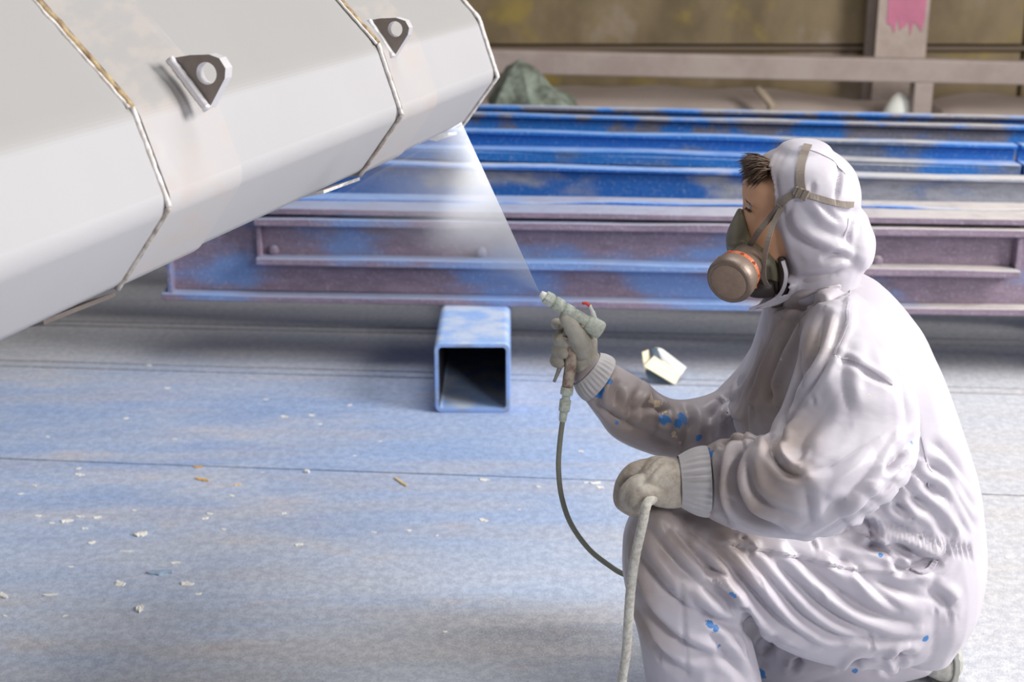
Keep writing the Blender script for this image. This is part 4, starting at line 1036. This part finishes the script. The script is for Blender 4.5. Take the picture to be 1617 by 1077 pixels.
bm = bmesh.new(); tube(bm, spline([at_y(896, 508, GY - .005), at_y(893, 530, GY - .005), at_y(888, 560, GY - .006), at_y(884, 580, GY - .01), at_y(875, 603, GY - .012)], 4), [.005] * 12 + [.0045, .004, .0035, .003, .0028], 8); link('trigger', bm, M['steel'], GUN, True)
c0, c1 = at_y(896, 612, GY - .02), at_y(888, 666, GY - .02); cd = (c1 - c0).normalized(); cl = (c1 - c0).length
bm = bmesh.new(); lathe(bm, c0 - cd * .002, cd, [(0, .010), (.002, .0115), (cl * .22, .0115), (cl * .25, .0075), (cl * .38, .0075), (cl * .40, .0105), (cl * .70, .010), (cl * .73, .0075), (cl * 1.0, .007)], 12); link('hose_connector', bm, M['gun'], GUN)

# hose: gun -> behind the knee -> hand -> floor
Pa = spline([at_y(889, 660, GY - .02), at_y(884, 700, GY - .02), at_y(882, 740, 2.39), at_y(887, 785, 2.37), at_y(902, 828, 2.35), at_y(930, 867, 2.34), at_y(962, 893, 2.33), at_y(988, 908, 2.32), at_y(1040, 925, 2.335)], 8)
bm = bmesh.new(); tube(bm, Pa, .0048, 12)
nA = len(bm.faces)
Pb = spline([at_y(1045, 770, 2.085), at_y(1030, 788, 2.048), at_y(1021, 797, 2.032), at_y(1014, 830, 2.026), at_y(1003, 880, 2.024), at_y(996, 930, 2.03), at_y(992, 985, 2.05), at_y(989, 1030, 2.07), at_y(982, 1080, 2.09), at_y(975, 1140, 2.11), V((at_y(975, 1200, 2.15).x, 2.12, .03)), V((at_y(960, 1200, 2.15).x - .06, 2.05, .0085)), V((.0, 1.85, .0085)), V((-.3, 1.2, .0085))], 10)
tube(bm, Pb, [.0078 * (1 + .10 * noise.noise(V((i * .8, 2, 2)))) for i in range(len(Pb))], 12)
bm.faces.ensure_lookup_table()
for i, f_ in enumerate(bm.faces): f_.material_index = 0 if i < nA else 1
tag(link('paint_hose', bm, [M['hose_a'], M['hose_b']], None, True), 'paint hose looping from the spray gun, its near run crusted white below the gloved hand', 'hose')

# ------------------------------------------------------------------ paint mist from the nozzle
m_ = bpy.data.materials.new('paint_mist'); m_.use_nodes = True; ns_, ln_ = m_.node_tree.nodes, m_.node_tree.links
for n_ in list(ns_): ns_.remove(n_)
out = ns_.new('ShaderNodeOutputMaterial'); pv = ns_.new('ShaderNodeVolumePrincipled'); ln_.new(pv.outputs[0], out.inputs['Volume'])
pv.inputs['Color'].default_value = (1, 1, 1, 1); pv.inputs['Anisotropy'].default_value = .55
oc = ns_.new('ShaderNodeTexCoord').outputs['Object']; le = ns_.new('ShaderNodeVectorMath'); le.operation = 'LENGTH'; ln_.new(oc, le.inputs[0]); dist = le.outputs['Value']
inv = mathn(ns_, ln_, 'DIVIDE', .55, mathn(ns_, ln_, 'ADD', dist, .025))
nz = ns_.new('ShaderNodeTexNoise'); nz.inputs['Scale'].default_value = 4.5; nz.inputs['Detail'].default_value = 3; ln_.new(oc, nz.inputs['Vector'])
den = mathn(ns_, ln_, 'MULTIPLY', inv, mrange(ns_, ln_, nz.outputs['Fac'], .30, .70, .3, 1.6))
# angular weight: densest on the upper edge of the fan, thin on the lower
sx = ns_.new('ShaderNodeSeparateXYZ'); ln_.new(oc, sx.inputs[0])
ang = mathn(ns_, ln_, 'ARCTAN2', sx.outputs[2], mathn(ns_, ln_, 'MULTIPLY', sx.outputs[0], -1))
den = mathn(ns_, ln_, 'MULTIPLY', den, mrange(ns_, ln_, ang, .14, .62, .0, 1.0))
den = mathn(ns_, ln_, 'MULTIPLY', den, mrange(ns_, ln_, dist, .56, .26, .0, 1.0))
ln_.new(mathn(ns_, ln_, 'MULTIPLY', den, 1.9), pv.inputs['Density'])
apex = gp0.copy()
edge_px = [(728, 196), (700, 214), (650, 238), (600, 262), (540, 300), (500, 335), (540, 385), (600, 415), (650, 428)]
fan = []
for x, y in edge_px: fan.append(at_y(x, y, GY + .03))
bm = bmesh.new(); rings = []
for t in (.012, .15, .4, .7, 1.0):
    th = .004 + .055 * t
    loop = [apex.lerp(p, t) for p in fan]
    rings.append([p + V((0, -th * math.sin(math.pi * (.12 + .76 * i / (len(fan) - 1))), 0)) for i, p in enumerate(loop)] + [p + V((0, th * math.sin(math.pi * (.12 + .76 * i / (len(fan) - 1))), 0)) for i, p in reversed(list(enumerate(loop)))])
rings = [[p - apex for p in r] for r in rings]
grid(bm, rings)
mist = link('paint_mist', bm, None); mist.location = apex; mist.data.materials.append(m_)
tag(mist, 'white fan of sprayed paint mist between the gun nozzle and the boom', 'mist', kind='stuff')

# ------------------------------------------------------------------ carton scrap behind the far arm
def scrap():
    t = thing('carton_scrap', tuple(at_z(1050, 605, 0)), 'torn cream and white carton scrap lying on the floor behind the far sleeve', 'scrap')
    Y = at_z(1060, 606, 0).y
    def plate(nm, pts, th, mt):
        bm = bmesh.new(); P = [at_y(x, y, Y + dy) for x, y, dy in pts]
        n = (P[1] - P[0]).cross(P[2] - P[0]).normalized(); prism(bm, P, (0, 0, 0), tuple(n * th)); link(nm, bm, mt, t)
    plate('carton_side', [(1017, 578, -.02), (1033, 562, .02), (1076, 590, .02), (1066, 607, -.02)], .004, M['cream'])
    plate('carton_side', [(1035, 548, .06), (1046, 551, .07), (1084, 580, .05), (1076, 592, .02), (1048, 572, .04)], .004, M['cream_white'])
    plate('carton_end', [(1014, 556, .03), (1024, 552, .04), (1026, 565, .02), (1018, 590, -.01)], .003, M['cream'])
    plate('carton_inside', [(1028, 552, .05), (1038, 548, .06), (1044, 566, .04), (1032, 562, .03)], .003, M['cardin'])
    plate('carton_inside', [(1017, 582, .0), (1030, 586, .0), (1060, 607, -.005), (1024, 600, -.01)], .003, M['cardin'])
scrap()

# ------------------------------------------------------------------ bits on the floor
def flake(px, py, L, W, ang, mt, name, label, cat, group, curl=.3, seed=0, th=.0012):
    rnd = random.Random(seed); c = at_z(px, py, 0); bm = bmesh.new(); n = 7; m_ = 3; top = []; 
    ca, sa = math.cos(ang), math.sin(ang); rings = []
    for i in range(n):
        u = i / (n - 1) * 2 - 1; wl = W * (1 - .55 * abs(u) ** 2.2) * rnd.uniform(.75, 1.1); off = rnd.uniform(-.15, .15) * W
        z = th + curl * L * .25 * (u * u) * rnd.uniform(.6, 1.2)
        ring = []
        for (s, zz) in ((-1, -th), (1, -th), (1, th * .2), (0, W * .12), (-1, th * .2)):
            lx, ly = u * L / 2, s * wl / 2 + off
            ring.append(V((c.x + lx * ca - ly * sa, c.y + (lx * sa + ly * ca) , max(0, z + zz))))
        rings.append(ring)
    grid(bm, rings); o = link(name, bm, mt); tag(o, label, cat, group); return o
GC = 'small white paint chips scattered on the floor'; LC = 'tiny white paint chip lying on the blue-grey floor'
flake(320, 758, .040, .013, -.35, M['peel'], 'paint_peel', 'largest yellow paint peel, just below the floor joint', 'paint peel', None, .2, 1, .002)
flake(313, 738, .026, .010, 0.0, M['peel'], 'paint_peel', 'short yellow paint peel lying right on the floor joint', 'paint peel', None, .2, 2, .002)
flake(375, 766, .020, .010, .5, M['straw'], 'paint_peel', 'small straw-coloured peel right of the largest yellow peel', 'paint peel', None, .2, 3)
flake(633, 762, .065, .008, -1.0, M['straw'], 'wood_sliver', 'straw-coloured sliver slanting below the floor joint', 'sliver', None, .05, 4, .003)
flake(485, 746, .013, .013, 0, M['chip'], 'paint_crumb', 'round white crumb sitting on the floor joint', 'crumb', None, .1, 5, .005)
flake(222, 844, .030, .026, .5, M['chip'], 'paint_flake', 'largest white paint flake with a pointed tip, lower left', 'paint flake', None, .3, 6, .002)
flake(221, 962, .014, .032, .15, M['chip'], 'paint_flake', 'upright white wedge-shaped flake near the lower left edge', 'paint flake', None, .2, 7, .004)
flake(6, 942, .030, .012, -.8, M['chip'], 'paint_flake', 'white flake at the far left edge of the floor', 'paint flake', None, .2, 8, .003)
flake(80, 940, .032, .008, .15, M['chip'], 'paint_flake', 'forked pale flake beside the left edge flake', 'paint flake', None, .2, 9, .002)
flake(200, 871, .032, .005, .12, M['cream_white'], 'thin_sliver', 'thin pale sliver lying below the largest white flake', 'sliver', None, .05, 10)
flake(253, 905, .055, .022, .05, M['greychip'], 'steel_offcut', 'flat blue-grey offcut on the floor at lower left', 'offcut', None, .02, 11, .003)
chips = [(296, 922, 20), (313, 938, 11), (277, 889, 14), (190, 922, 18), (106, 823, 18), (126, 816, 13), (154, 817, 12), (134, 835, 9), (331, 811, 10), (324, 819, 11), (448, 811, 8), (472, 860, 13), (590, 841, 9), (646, 838, 8),
         (764, 822, 15), (765, 758, 16), (940, 763, 16), (925, 762, 8), (948, 770, 12), (264, 613, 10), (420, 631, 9), (492, 656, 9), (450, 658, 12), (199, 661, 9), (55, 767, 9), (33, 780, 10), (126, 750, 16), (124, 740, 8),
         (82, 826, 8), (366, 783, 8), (353, 836, 8), (145, 857, 12), (112, 895, 9), (8, 973, 8), (103, 973, 8), (850, 769, 8), (552, 640, 8), (600, 697, 7), (276, 693, 7), (1552, 889, 9), (1590, 880, 6), (505, 670, 7), (236, 577, 7), (690, 846, 6), (918, 713, 9),
         (60, 815, 9), (212, 806, 8), (75, 690, 7), (415, 746, 6), (560, 720, 6), (820, 805, 6), (703, 998, 7)]
rnd = random.Random(9)
def area_of(x, y):
    if x > 1500: return 'tiny white paint chip on the pale floor at the right behind the person', 'chips at the right'
    if y < 720: return 'tiny white paint chip scattered on the floor between the floor joint and the square tube', 'chips beyond the floor joint'
    if x < 190: return 'small white paint chip near the left edge, below the floor joint', 'chips near the left edge'
    if x < 420: return 'small white paint chip around the largest white flake, lower left', 'chips around the largest white flake'
    if x < 740: return 'small white paint chip on the open floor under the straw-coloured sliver', 'chips in the middle of the floor'
    return 'small white paint chip on the floor left of the hose and raised knee', 'chips beside the hose'
for i, (x, y, s) in enumerate(chips):
    d = (at_z(x, y, 0) - CP).length; L = s / FPX * d; lb, gr = area_of(x, y)
    flake(x, y, L, L * rnd.uniform(.5, .9), rnd.uniform(-.6, .6), M['chip'], 'paint_chip', lb, 'paint chip', gr, .12, 20 + i, .0008)
